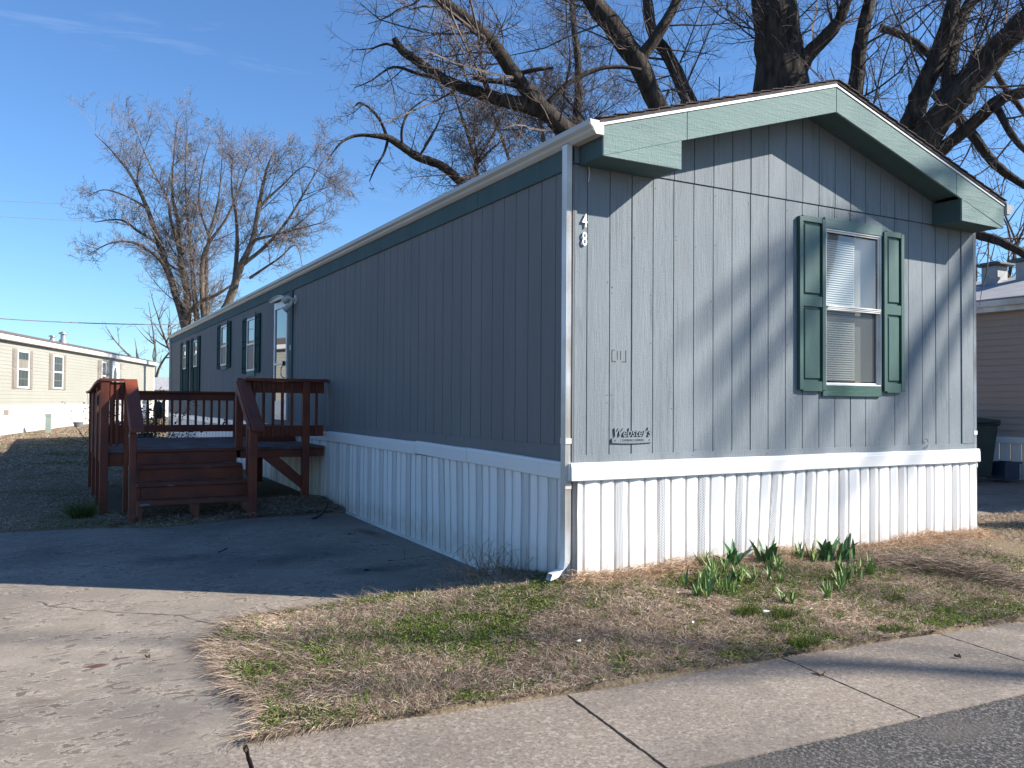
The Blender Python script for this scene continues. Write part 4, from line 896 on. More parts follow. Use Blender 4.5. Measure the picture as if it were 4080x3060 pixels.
# ---------------------------------------------------------------- trees
def grow(mb, p0, d0, L, r0, r1, n, wander, up, sides=5, out=None):
    pts = [Vector(p0)]; d = Vector(d0).normalized(); st = L/n
    for i in range(n):
        d = (d+Vector((random.gauss(0, wander), random.gauss(0, wander), random.gauss(0, wander)+up))).normalized(); pts.append(pts[-1]+d*st)
    rad = [r0+(r1-r0)*i/n for i in range(n+1)]
    mb.tube(pts, rad, sides, cap=False)
    return pts, rad
def rnd_perp(d):
    d = Vector(d).normalized()
    while True:
        v = Vector((random.gauss(0, 1), random.gauss(0, 1), random.gauss(0, 1))); v = v-d*v.dot(d)
        if v.length > .2: return v.normalized()
def along(pts, rad, f):
    k = f*(len(pts)-1); i = min(int(k), len(pts)-2); g = k-i
    return pts[i].lerp(pts[i+1], g), (pts[i+1]-pts[i]).normalized(), rad[i]+(rad[i+1]-rad[i])*g
def twigs(mb, pts, rad, dens, L, lv, rmin, up=.10, spread=.9, wan=.14, sides=3, f0=.05):
    tot = sum((b-a).length for a, b in zip(pts[:-1], pts[1:])); n = max(1, int(tot*dens*(.7+.6*random.random())))
    for _ in range(n):
        f = f0+(1-f0)*random.random(); p, d, r = along(pts, rad, f)
        dd = (d*(1.0-.5*spread)+rnd_perp(d)*spread).normalized(); l = L*(.4+.9*random.random())*(1.15-.5*f)
        rr = max(rmin, min(r*.55, l*.011+.0015)); q, qr = grow(mb, p, dd, l, rr, max(rmin*.6, rr*.35), 5 if lv > 0 else 3, wan, up*.5, sides)
        if lv > 0: twigs(mb, q, qr, dens*(2.2 if lv > 1 else 2.0), L*.42, lv-1, rmin, up, .8, wan*1.1, 3)
def smooth_path(P, k=5, jit=.05):
    """Catmull-Rom through (point, radius)"""
    out_ = []; n = len(P)
    for i in range(n-1):
        a, b, c, d = P[max(i-1, 0)], P[i], P[i+1], P[min(i+2, n-1)]
        for j in range(k):
            t = j/k; q = []
            for u, v, w_, x in zip((*a[0], a[1]), (*b[0], b[1]), (*c[0], c[1]), (*d[0], d[1])):
                q.append(.5*((2*v)+(-u+w_)*t+(2*u-5*v+4*w_-x)*t*t+(-u+3*v-3*w_+x)*t**3))
            out_.append((Vector(q[:3])+Vector((random.gauss(0, 1), random.gauss(0, 1), random.gauss(0, 1)))*q[3]*jit, max(.002, q[3]*(1+random.uniform(-.05, .05)))))
    out_.append((Vector(P[-1][0]), P[-1][1])); return [p for p, r in out_], [r for p, r in out_]
PXW = 1.84448/3335.26
LW = .80
def limb(mb, spec, sides=10):
    """spec: (photo x, photo y, distance ahead, width in photo px)"""
    P = [(at(x, y, t), w_*LW*PXW*t/2) for x, y, t, w_ in spec]
    pts, rad = smooth_path(P); mb.tube(pts, rad, sides); return pts, rad
def tree(name, label, cat, base, grp=None): return thing(name, label, cat, base, grp)
# the great many-stemmed tree just behind the home
bp_ = at(1690, 960, 13.2); TB = Vector((bp_.x, bp_.y, -.9)); random.seed(21)
T1 = tree('bare_tree', 'huge dark many-stemmed bare tree towering behind the grey home', 'tree', tuple(TB))
tk = MB(); tk.knob = True; cr = MB()
def xyz(v, t, w_): return (v, w_)
trunk = [(Vector((TB.x, TB.y, -1.1)), .62), (Vector((TB.x, TB.y, 0)), .50), (at(1690, 620, 13.2), .46), (at(1690, 420, 13.2), .43), (at(1688, 190, 13.2), .42), (at(1682, 100, 13.2), .36), (at(1672, 0, 13.2), .34), (at(1655, -160, 13.4), .30), (at(1668, -420, 13.6), .22), (at(1640, -800, 13.9), .12), (at(1650, -1100, 14), .04)]
pts, rad = smooth_path(trunk, 3, .012); tk.tube(pts, rad, 16); main = (pts, rad)
LB = []
def L(*spec, d=5.5, l=1.5, sides=10):
    p = limb(tk, spec, sides); LB.append((p, d, l)); return p
L((1700,185,13.1,62),(1745,120,13.0,44),(1800,62,12.9,34),(1822,20,12.8,30),(1840,-60,12.8,26),(1850,-260,12.9,14),(1842,-420,13,5))
L((1760,640,13.2,60),(1830,400,13.0,50),(1848,195,12.9,42),(1860,90,12.9,36),(1882,-20,12.9,30),(1905,-160,13,24),(1890,-420,13,8))
L((1690,620,13.2,90),(1570,480,12.9,66),(1425,235,12.5,54),(1375,130,12.4,55),(1320,52,12.4,56),(1255,-30,12.3,44),(1160,-140,12.3,30),(1050,-230,12.2,12))
L((1670,600,13.3,60),(1580,400,13.4,44),(1490,220,13.5,38),(1448,130,13.6,36),(1410,70,13.6,32),(1398,0,13.7,27),(1380,-90,13.8,22),(1330,-300,13.9,9))
L((1380,134,12.4,36),(1430,60,12.3,30),(1468,-10,12.3,24),(1540,-160,12.2,12), d=6)
L((1680,660,13.3,80),(1500,500,12.9,60),(1340,370,12.4,52),(1215,275,12.1,48),(1130,185,11.9,40),(1060,90,11.8,36),(985,25,11.7,32),(925,-20,11.6,28),(850,-90,11.5,18),(760,-140,11.4,6))
L((1205,262,12.1,40),(1150,232,12.0,40),(1080,215,12.0,36),(1020,196,12.0,32),(960,172,12.0,28),(905,135,12.0,24),(868,108,12.0,22),(852,84,12.0,17), d=7)
L((1125,188,11.9,15),(1090,178,11.8,15),(1040,172,11.7,14),(1022,168,11.7,11), d=5, l=.8, sides=7)
L((1112,160,11.9,13),(1160,150,11.8,12),(1195,146,11.8,7), d=6, l=.8, sides=7)
L((1180,225,12.0,15),(1235,175,12,14),(1310,145,12.1,12),(1385,150,12.2,8), d=7, l=1.0, sides=7)
L((960,172,12.0,10),(905,160,11.9,9),(850,145,11.8,7),(800,175,11.7,4),(765,190,11.7,2), d=8, l=.7, sides=6)
L((868,108,12.0,8),(835,95,11.9,7),(800,105,11.9,4),(760,108,11.8,2.5), d=8, l=.7, sides=6)
L((1750,700,13.1,90),(1860,470,12.6,66),(1965,270,12.1,54),(1990,200,12.0,52),(2035,100,11.9,46),(2062,0,11.8,38),(2095,-120,11.8,28),(2110,-350,11.9,10))
L((1760,760,13.1,100),(1880,520,12.4,84),(2000,300,11.8,74),(2075,205,11.6,72),(2150,112,11.4,66),(2215,45,11.2,58),(2330,-60,11,44),(2480,-230,10.9,24),(2600,-420,10.9,8))
L((2060,225,11.6,44),(2050,150,11.9,40),(2070,60,12.2,34),(2120,-60,12.4,24),(2150,-260,12.5,10))
L((1920,430,12.3,54),(2035,322,11.9,36),(2100,270,11.7,34),(2160,215,11.5,32),(2240,190,11.3,28),(2380,130,11.1,18),(2500,60,11,7))
L((2150,225,11.5,22),(2185,290,11.2,18),(2240,350,11,13),(2330,420,10.8,6))
L((2020,200,13.5,30),(2100,290,13.3,26),(2150,355,13.1,24),(2220,405,12.9,18),(2330,450,12.7,7))
L((1900,60,13.8,22),(1975,90,13.7,20),(2075,180,13.5,18),(2110,110,13.5,17),(2165,180,13.3,16),(2240,280,13.1,12),(2320,360,13,5))
L((1840,640,13.0,50),(1980,530,12.2,36),(2080,500,11.6,26),(2115,508,11.4,26),(2160,522,11.1,24),(2212,548,10.9,20),(2300,600,10.7,10), d=4, l=1.0)
L((1640,-100,13.4,30),(1560,-220,13.5,22),(1480,-400,13.6,10))
tk.build('trunk', m_bark, T1, smooth=True)
twigs(cr, main[0][9:], main[1][9:], 4, 1.5, 2, .0020, up=.12)
for (p, d, l) in LB: twigs(cr, p[0], p[1], d*.55, l*1.15, 2, .0020, up=.16, f0=.12)
cr.build('crown', m_twig, T1); print('T1 crown faces', len(cr.f))
# second tree farther back along the home: its long dying limb reaches left over the roof
random.seed(5)
b2 = at(1200, 900, 18.5); T2 = tree('bare_tree', 'bare tree whose drooping dead limb reaches left above the roof vent', 'tree', (b2.x, b2.y, -.9)); tk = MB(); cr = MB(); LB = []
p_ = smooth_path(k=4, jit=.02, P=[(Vector((b2.x, b2.y, -1)), .42), (at(1205, 760, 18.5), .36), (at(1200, 560, 18.4), .30), (at(1235, 330, 18.3), .14), (at(1247, 247, 18.3), .10), (at(1249, 140, 18.2), .08), (at(1236, 17, 18.2), .06), (at(1225, -200, 18.1), .03)]); tk.tube(*p_, 10); LB.append((p_, 5, 1.6))
L((1200,560,18.4,40),(1100,470,17.8,34),(1000,396,17.4,26),(955,358,17.2,25),(905,340,17.0,24),(870,318,16.9,22),(838,298,16.8,19),(800,293,16.7,11),(765,294,16.7,9),(735,310,16.6,6),(708,345,16.6,3.5), d=2.6, l=.9, sides=8)
L((836,296,16.8,10),(822,262,16.8,9),(800,235,16.7,8),(778,222,16.7,6),(768,228,16.7,4), d=4, l=.8, sides=6)
L((870,318,16.9,8),(868,280,16.8,7),(885,240,16.8,6),(925,210,16.8,3), d=5, l=.9, sides=6)
L((905,338,17,7),(935,290,17,6),(965,225,17,3), d=5, l=.9, sides=6)
L((838,300,16.8,8),(830,330,16.8,7),(812,360,16.7,6),(798,392,16.7,3), d=5, l=.6, sides=6)
L((1110,470,17.8,12),(1033,379,17.4,10),(1026,340,17.3,9),(1000,260,17.2,8),(975,180,17.2,5),(965,130,17.1,2.5), d=6, l=1.5, sides=6)
L((1033,345,17.3,7),(1065,290,17.3,6),(1095,230,17.2,3), d=6, l=1.2, sides=6)
L((1120,440,17.6,10),(1095,330,17.5,8),(1060,230,17.4,5),(1040,150,17.4,3), d=5, l=1.3, sides=6)
L((1205,420,18.3,16),(1180,330,18.2,12),(1165,250,18.2,8),(1150,190,18.1,3), d=6, l=1.5, sides=6)
tk.build('trunk', m_bark, T2, smooth=True)
for (p, d, l) in LB: twigs(cr, p[0], p[1], d, l, 2, .0036, up=.14, f0=.1)
cr.build('crown', m_twig, T2)
# pale multi-stemmed tree beyond the far end of the home
def far_tree(T, stems, mb_t, mb_c, dens, l, rmin, up=.14, lv=2):
    for spec, d, l_ in stems:
        spec = [(a, b, c, e*1.02) for a, b, c, e in spec]
        p = limb(mb_t, spec, 7); twigs(mb_c, p[0], p[1], d*dens, l_*l, lv, rmin, up=up, spread=.62, f0=.10, wan=.075)
random.seed(3); DT = 47
b3 = at(428, 900, DT); T3 = tree('bare_tree', 'tall spreading bare tree with pale stems beyond the far end of the home', 'tree', (b3.x, b3.y, -.8)); tk = MB(); cr = MB()
tk.tube([(b3.x, b3.y, -1), tuple(at(428, 800, DT))], [.9, .6], 9)
ST = [
 ([(420,800,47,20),(392,680,47,18),(368,600,47,17),(345,530,47,15),(318,450,47,12),(290,390,47,8),(250,335,47,4),(205,290,47,2)], 1.5, 2.6),
 ([(402,705,47,24),(405,650,47,20),(398,590,47,15),(385,530,47,12),(368,470,46.5,8),(362,430,46.5,6),(330,370,46.5,4),(300,300,46,2)], 1.5, 2.4),
 ([(405,640,47,15),(390,570,47.5,12),(385,480,47.5,10),(372,420,47.5,7),(375,340,47.5,4),(382,262,47.5,2)], 1.5, 2.2),
 ([(430,750,47,17),(425,690,47,15),(418,620,47,12),(412,540,47,9),(405,470,47,6),(400,380,47,4),(405,280,47,2)], 1.5, 2.2),
 ([(440,750,47,18),(440,690,47,15),(436,630,47,13),(438,560,47,11),(455,520,47,9),(490,470,47,6),(520,400,47,4),(545,330,47,2)], 1.5, 2.4),
 ([(452,760,47,16),(448,690,47,13),(446,600,48,10),(450,520,48,8),(470,440,48,5),(478,370,48,3),(480,320,48,1.5)], 1.5, 2.0),
 ([(368,600,47,12),(340,555,46,9),(290,525,46,7),(240,525,46,4),(190,550,46,2)], 2.0, 1.6),
 ([(345,530,47,8),(300,500,47,6),(260,475,47,5),(205,480,47,2)], 2.0, 1.5),
 ([(318,450,47,7),(275,425,46,5),(225,410,46,3),(190,425,46,1.5)], 2.0, 1.4),
 ([(455,520,47,7),(430,440,47,5),(438,360,47,3),(455,300,47,1.5)], 1.6, 2.0),
 ([(402,690,46.6,12),(428,655,46.2,11),(470,635,46,8),(505,612,46,5),(530,590,46,2)], 1.6, 1.5),
 ([(398,590,47,7),(352,560,48,5),(330,500,48,3)], 1.6, 1.5)]
far_tree(T3, ST, tk, cr, 1.4, 1.25, .0075)
tk.build('trunk', m_bark2, T3, smooth=True); cr.build('crown', m_twig2, T3); print('T3', len(cr.f))
random.seed(9); b4 = at(500, 900, 40); T4 = tree('bare_tree', 'leaning bare tree forking above the roof, right of the spreading one', 'tree', (b4.x, b4.y, -.8)); tk = MB(); cr = MB()
tk.tube([(b4.x, b4.y, -1), tuple(at(478, 690, 40))], [.5, .33], 9)
ST = [
 ([(478,690,40,24),(502,630,40,22),(520,575,40,18),(545,520,40,14),(560,440,40,11),(575,370,40,7),(590,330,40,3)], 1.9, 2.0),
 ([(520,575,40,12),(575,530,40,9),(618,480,40,7),(655,420,40,5),(690,360,40,3),(705,340,40,1.5)], 1.9, 1.8),
 ([(505,625,40,14),(512,540,40.5,11),(510,470,40.5,8),(500,400,40.5,5),(505,330,40.5,2)], 1.9, 1.8),
 ([(545,520,40,9),(600,505,39.5,6),(660,490,39.5,4),(700,480,39.5,2)], 1.9, 1.6),
 ([(556,450,40,8),(610,400,40,5),(660,360,40,3),(725,395,40,1.5)], 1.9, 1.7),
 ([(540,600,40,8),(600,560,39,5),(640,530,39,3),(655,590,39,1.5)], 1.9, 1.4)]
far_tree(T4, ST, tk, cr, 1.4, 1.25, .0068)
tk.build('trunk', m_bark2, T4, smooth=True); cr.build('crown', m_twig2, T4)
# generic recursive bare trees for the distance and for the ones across the street that throw the soft branch shadows
def bare(name, label, base, H, r, seed, m1, m2, rmin, dens, nst=5, lean=(0, 0), grp=None, lv=2, lo=.16, spr=.62):
    random.seed(seed); T = tree(name, label, 'tree', base, grp); tk = MB(); cr = MB(); b = Vector(base)
    p, q = grow(tk, b-Vector((0, 0, .3)), (lean[0], lean[1], 1), H*.28, r, r*.8, 5, .03, .02, 9)
    top = p[-1]; L_ = []
    for i in range(nst):
        a = 2*math.pi*(i+.5*random.random())/nst; d = Vector((math.cos(a)*spr, math.sin(a)*spr, 1.0)) if i else Vector((.05, .08, 1))
        pp, qq = grow(tk, top-Vector((0, 0, .1)), d, H*(.62+.15*random.random()), r*.55, r*.06, 12, .085, .03, 7); L_.append((pp, qq))
        for _ in range(6):
            f = .15+.7*random.random(); s, dd, rr = along(pp, qq, f); p3, q3 = grow(tk, s, (dd*.75+rnd_perp(dd)*.75), H*.28*(1.1-f*.6), rr*.75, rr*.12, 8, .11, .04, 5); L_.append((p3, q3))
    for pp, qq in L_: twigs(cr, pp, qq, dens, H*.10, lv, rmin, up=.08, f0=lo)
    tk.build('trunk', m1, T, smooth=True); cr.build('crown', m2, T); return T
b = at(318, 900, 75); bare('bare_tree', 'small far bare tree in the gap between the cream home and the grey home', (b.x+2.5, b.y, -.7), 12.5, .28, 4, m_bark2, m_twig2, .018, .9, 4, lean=(.1, 0), lv=1)
b = at(352, 900, 60); bare('bare_tree', 'thin bare tree leaning beside the far corner of the grey home', (b.x, b.y, -.7), 8.5, .20, 14, m_bark2, m_twig2, .014, 1.2, 3, lean=(-.25, 0), lv=1)
for i, (px, t, H) in enumerate(((2125, 38, 12), (2170, 46, 13), (2235, 36, 12))):
    b = at(px, 900, t); bare('bare_tree', ['bare tree just right of the grey home, above the taupe roof', 'bare tree behind the roof vents of the taupe home', 'bare tree at the far right edge above the taupe roof'][i], (b.x, b.y, -.8), H, .22, 30+i, m_bark2, m_twig, .012, 1.3, 4, lv=1, grp='bare trees beyond the taupe home')
bare('street_tree', 'sparse tall bare tree far down the other side of the street', (25.0, -19.5, -1.1), 20, .5, 17, m_bark, m_twig, .012, .25, 6, grp='bare trees across the street', lv=1, spr=.36)
def cast(x, y, K):
    """point K metres sunward of a spot on the front wall (given in photo pixels), where a limb must hang to shade it"""
    d = at(1236+.968*x, 379.5+.968*y, 1)-CAM; return CAM+d*(-CAM.y/d.y)+SUND*K
random.seed(12); hub = cast(1010, 40, 22.5)
T = tree('street_tree', 'large bare tree across the street opposite the gable end, limbs reaching over the road', 'tree', (hub.x, hub.y, -1.1), 'bare trees across the street'); tk = MB(); cr = MB()
p_ = smooth_path([(Vector((hub.x-.3, hub.y-.2, -1.3)), .55), (Vector((hub.x-.1, hub.y, 4)), .45), (Vector((hub.x+.2, hub.y+.1, 9)), .38), (hub, .30), (hub+Vector((.2, -.3, 4)), .18), (hub+Vector((-.3, -.6, 8)), .05)], 4, .02); tk.tube(*p_, 12)
for spec in (
  [(hub, .20), (930,110,22.5,.17), (870,210,23.5,.14), (800,330,25,.12), (750,470,26.5,.10), (700,590,28,.085), (640,660,29,.07), (560,740,30,.04)],
  [(hub, .18), (900,150,23.5,.13), (830,280,25,.11), (760,380,26.5,.09), (720,470,27.5,.07), (650,600,29,.05)],
  [(hub, .18), (800,60,24.5,.15), (640,90,26,.14), (500,200,27.5,.13), (420,300,28.5,.11), (350,400,29.5,.09), (290,480,30,.06)],
  [(640,90,26,.13), (540,270,27,.12), (450,390,28,.10), (390,480,29,.09), (330,580,30,.07), (280,660,30.5,.04)],
  [(560,120,26.6,.10), (430,190,28,.10), (340,270,29,.08), (250,370,30,.05)],
  [(hub, .16), (940,230,23,.12), (880,300,24.5,.10), (830,420,26,.09), (780,560,27.5,.07), (720,690,29,.05)],
  [(540,270,27,.09), (530,420,28,.08), (480,560,29,.07), (430,700,30,.05)],
  [(700,130,25.5,.10), (620,290,27,.09), (590,460,28,.08), (540,600,29,.06), (470,760,30,.04)],
  [(hub, .13), (920,60,22.5,.10), (870,110,23,.08), (820,190,24,.05)]):
    P = [(q if not isinstance(q[0], (int, float)) else (cast(q[0], q[1], q[2]), q[3])) for q in spec]; P = [(a_, b_*.70) for a_, b_ in P]; pp = smooth_path(P, 4, .25); tk.tube(*pp, 7); twigs(cr, pp[0], pp[1], 1.1, 1.5, 1, .010, up=.1, f0=.2)
for d in ((.5, .1, 1), (.6, -.5, .9), (-.1, -.8, 1), (.9, -.1, .7), (.2, .2, 1.2)):
    pp = grow(tk, p_[0][-9], d, 7, .16, .03, 12, .08, .03, 6); twigs(cr, pp[0], pp[1], 1.6, 1.4, 1, .008)
tk.build('trunk', m_bark, T, smooth=True); cr.build('crown', m_twig, T)
# overhead wires
m_wire = mat('grey_cable', (.16, .17, .20), (.2, .21, .24), rough=.7)
def wire(label, a, b, sag, r):
    a, b = Vector(a), Vector(b); mb = MB(); pts = []
    for i in range(25):
        f = i/24; p = a.lerp(b, f); p.z -= sag*4*f*(1-f); pts.append(p)
    mb.tube(pts, r, 5); tag(mb.build('overhead_wire', m_wire, None, org=tuple(a)), label, 'wire', 'overhead wires at left')
wire('lowest overhead wire, running just above the cream roof to the tree trunks', at(-150, 676, 42), at(480, 699, 52), .25, .028)
wire('upper of the two faint wires crossing the sky at left', at(-150, 425, 52), at(470, 452, 62), .1, .014)
wire('lower of the two faint wires crossing the sky at left', at(-150, 459, 52), at(470, 487, 62), .1, .014)

# ---------------------------------------------------------------- background bits seen through the deck rails
b = at(352, 868, 52); mb = MB(); sx, sy = b.x, b.y
mb.box(sx-1.5, sx+1.7, sy, sy+3, -.85, 1.0); 
sh = thing('shed', 'small pale shed with a blue-grey roof in the gap beside the far corner', 'shed', (sx, sy, -.85)); mb.build('wall', m_white, sh)
mb = MB(); mb.prism([(sy-.3, 1.0), (sy+1.5, 1.75), (sy+3.3, 1.0), (sy+3.3, 1.06), (sy+1.5, 1.83), (sy-.3, 1.06)], 0, sx-1.75, sx+1.9); mb.build('roof', m_roof3, sh)
m_leafd = mat('dark_shrub_leaf', (.012, .022, .012), (.03, .05, .022), rough=.7, scale=9)
m_stem = mat('brown_stem', (.09, .06, .045), (.16, .11, .08), rough=.9, scale=9)
def shrub(px, t_, h, w_, label, leaf, n, seed):
    q_ = at(px, 868, t_); x, y = q_.x, q_.y; random.seed(seed); z = Lz(x, y); t = thing('shrub', label, 'shrub', (x, y, z), 'garden shrubs behind the deck'); s = MB(); f = MB()
    for i in range(22):
        p, q = grow(s, (x+random.gauss(0, .08), y+random.gauss(0, .08), z-.02), (random.gauss(0, .45), random.gauss(0, .45), 1), h*(.6+.5*random.random()), .012, .003, 6, .12, .02, 4)
        twigs(s, p, q, 7, .22, 0, .002)
        for _ in range(n):
            c, d, r = along(p, q, .25+.75*random.random()); c = c+Vector((random.gauss(0, 1), random.gauss(0, 1), random.gauss(0, 1)))*.06*w_; a = rnd_perp((0, 0, 1))*.028; b_ = rnd_perp(a)*.018
            f.quad(c-a, c-b_, c+a, c+b_)
    s.build('stems', m_stem, t); 
    if n: f.build('leaves', leaf, t)
shrub(316, 15.2, 1.45, 1.2, 'dark twiggy shrub seen between the back rail balusters of the deck', m_leafd, 55, 2)
shrub(338, 15.0, .85, 1, 'low shrub of bare stems under the back rail by the skirting', m_leafd, 6, 6)
shrub(258, 17.5, 1.5, 1.2, 'reddish leggy shrub left of the dark one, behind the deck', mat('rusty_leaf', (.12, .05, .035), (.2, .09, .05), rough=.8, scale=9), 14, 8)
GG = at(342.7, 868, 27); GX, GY = GG.x, GG.y
gr = thing('covered_grill', 'black kettle-shaped grill on legs standing behind the deck', 'grill', (GX, GY, -.9))
mb = MB(); mb.tube([(GX, GY, -.18), (GX, GY, -.10), (GX, GY, .12), (GX, GY, .32), (GX, GY, .38)], [.08, .15, .17, .13, .03], 18); mb.build('body', m_black, gr, smooth=True)
for a in (0, 2.1, 4.2): mb = MB(); mb.tube([(GX+.07*math.cos(a), GY+.07*math.sin(a), -.12), (GX+.17*math.cos(a), GY+.17*math.sin(a), -.92)], .014, 6); mb.build('leg', m_black, gr)
def pot(px, t_, r, h, c, label, fc):
    q_ = at(px, 868, t_); x, y = q_.x, q_.y
    z = Lz(x, y); t = thing('flower_pot', label, 'flower pot', (x, y, z), 'coloured pots and flowers beyond the deck'); mb = MB(); mb.cyl((x, y), r*.75, z-.02, z+h, 14, r2=r); mb.cyl((x, y), r*1.08, z+h-.04, z+h, 14)
    mb.build('pot', mat('pot_glaze', c, rough=.3), t); f = MB(); random.seed(int(x*100)+7)
    for _ in range(70):
        p = Vector((x+random.gauss(0, r*.8), y+random.gauss(0, r*.8), z+h+random.random()*.28)); a = rnd_perp((0, 0, 1))*.04; b_ = rnd_perp(a)*.03; f.quad(p-a, p-b_, p+a, p+b_)
    f.build('flowers', mat('flower_colour', fc, tuple(min(1, q*1.4) for q in fc), rough=.7, scale=9), t)
pot(262, 24, .22, .30, (.6, .58, .6), 'white pot with pink flowers seen between the left deck rails', (.55, .2, .4))
pot(312, 23, .22, .34, (.06, .10, .5), 'bright blue pot of greenery behind the dark shrub', (.05, .16, .06))
pot(323, 24, .20, .26, (.5, .52, .5), 'grey pot with a yellow flower beside the far grass', (.5, .38, .05))
pot(256, 26, .25, .30, (.15, .45, .38), 'turquoise pot between the left deck rails', (.3, .35, .32))

# ---------------------------------------------------------------- planting bed
def island(m, lo, hi):
    t = m.node_tree; n = t.nodes; l = t.links; b = n['Principled BSDF']; s = b.inputs['Base Color'].links[0].from_socket; g = n.new('ShaderNodeNewGeometry')
    r = n.new('ShaderNodeValToRGB'); r.color_ramp.elements[0].color = (*lo, 1); r.color_ramp.elements[1].color = (*hi, 1); l.new(g.outputs['Random Per Island'], r.inputs[0])
    x = n.new('ShaderNodeMixRGB'); x.blend_type = 'MULTIPLY'; x.inputs[0].default_value = 1; l.new(s, x.inputs[1]); l.new(r.outputs[0], x.inputs[2]); l.new(x.outputs[0], b.inputs['Base Color'])
m_iris = mat('iris_leaf', (.12, .21, .075), (.21, .32, .13), rough=.5, scale=6, spec=.4)
m_tulip = mat('broad_glossy_leaf', (.045, .13, .045), (.09, .20, .075), rough=.38, scale=5, spec=.5)
island(m_iris, (.55, .6, .6), (1.5, 1.35, .9)); island(m_tulip, (.6, .65, .6), (1.4, 1.3, 1.1))
def blade(mb, p, d, L_, w_, bend, n=4, fold=.25, curl=0):
    d = Vector(d).normalized(); s = d.cross(Vector((0, 0, 1)));
    if s.length < .1: s = Vector((1, 0, 0))
    s = Matrix.Rotation(random.uniform(-.6, .6), 3, d) @ s.normalized(); out_ = Vector((d.x, d.y, 0));  out_ = out_.normalized() if out_.length > .01 else Vector((1, 0, 0))
    q = Vector(p); pr = None
    for i in range(n+1):
        f = i/n; w2 = w_*(math.sin(math.pi*min(1, (f*.80+.22)))**.8)*.5 if f < 1 else .0006
        nrm = s.cross(d).normalized(); c = (q-s*w2+nrm*w2*fold, q, q+s*w2+nrm*w2*fold)
        if pr: mb.quad(pr[0], pr[1], c[1], c[0]); mb.quad(pr[1], pr[2], c[2], c[1])
        pr = c; q = q+d*(L_/n); d = (d+out_*bend/n+Vector((0, 0, -bend*.45/n))).normalized()
def plant(kind, x, y, label, sd):
    random.seed(sd); z = Lz(x, y); mb = MB()
    if kind == 'iris':
        for f_ in range(random.randint(3, 5)):
            fx, fy, fa, fs = x+random.gauss(0, .032), y+random.gauss(0, .028), random.uniform(0, 3.14), random.uniform(.7, 1.15)
            for i in range(random.randint(4, 6)):
                a = (i-2.2)*.17+random.gauss(0, .07); blade(mb, (fx+a*.03, fy+random.gauss(0, .004), z-.012), (math.sin(a)*math.cos(fa)*1.3, math.sin(a)*math.sin(fa)*1.3, 1), fs*random.uniform(.09, .19), random.uniform(.013, .022), random.uniform(-.05, .45), 5)
        o = mb.build('iris_plant', m_iris, None, org=(x, y, z), smooth=True)
        return tag(o, label, 'iris', 'iris shoots in the bed before the skirting')
    for i in range(random.randint(11, 15)):
        a = random.uniform(0, 6.28); r_ = random.random(); blade(mb, (x+random.gauss(0, .03), y+random.gauss(0, .02), z-.01), (math.cos(a)*.55*r_, math.sin(a)*.55*r_, 1), random.uniform(.13, .26), random.uniform(.04, .075), random.uniform(.2, 1.1), 6, .35)
    return tag(mb.build('broad_leaf_plant', m_tulip, None, org=(x, y, z), smooth=True), label, 'plant', 'broad-leaved clumps by the skirting')
IR = [(.81, -.39), (.85, -.50), (1.22, -.25), (.70, -.60), (.95, -.57), (1.18, -.12), (1.18, -.39), (1.31, -.47), (1.46, -.51), (1.65, -.33), (2.10, -.17), (2.13, -.51), (2.12, -.63), (2.31, -.61), (1.62, -.88), (1.86, -.81), (2.47, -.57), (1.26, -.87), (.90, -.44), (1.05, -.34), (2.20, -.27), (2.02, -.70)]
IRL = ['leftmost iris clump of the bed, in front of the skirting', 'iris clump just behind the leftmost one, slightly right', 'iris clump left of the first broad-leaved plant', 'iris clump nearest the lawn on the left of the bed', 'tall iris clump standing before the left group', 'iris clump close against the white skirting at left', 'iris clump in the middle of the left group', 'iris clump right of the left group', 'single iris fan between the two broad-leaved plants', 'iris clump in front of the second broad-leaved plant', 'upright iris clump alone against the skirting centre', 'iris clump at left of the right-hand group', 'iris clump at front left of the right-hand group', 'iris clump at right of the right-hand group', 'small iris shoots low in the middle of the lawn bed', 'small iris shoots in front of the right-hand group', 'rightmost iris clump beside the dead straw heap', 'short iris shoots nearest the sidewalk', 'iris clump wedged between the two leftmost ones', 'iris clump behind the middle of the left group', 'iris clump beside the third broad-leaved plant', 'sparse iris shoots at front of the right-hand group']
for i, (x, y) in enumerate(IR): plant('iris', x, y, IRL[i], 100+i)
for i, (x, y, lb) in enumerate(((1.40, -.16, 'leftmost broad-leaved dark green plant before the skirting'), (1.76, -.18, 'middle broad-leaved dark green plant before the skirting'), (2.36, -.26, 'right-hand broad-leaved dark green plant, the largest'), (2.52, -.30, 'broad-leaved plant at the far right of the bed'))): plant('tulip', x, y, lb, 200+i)
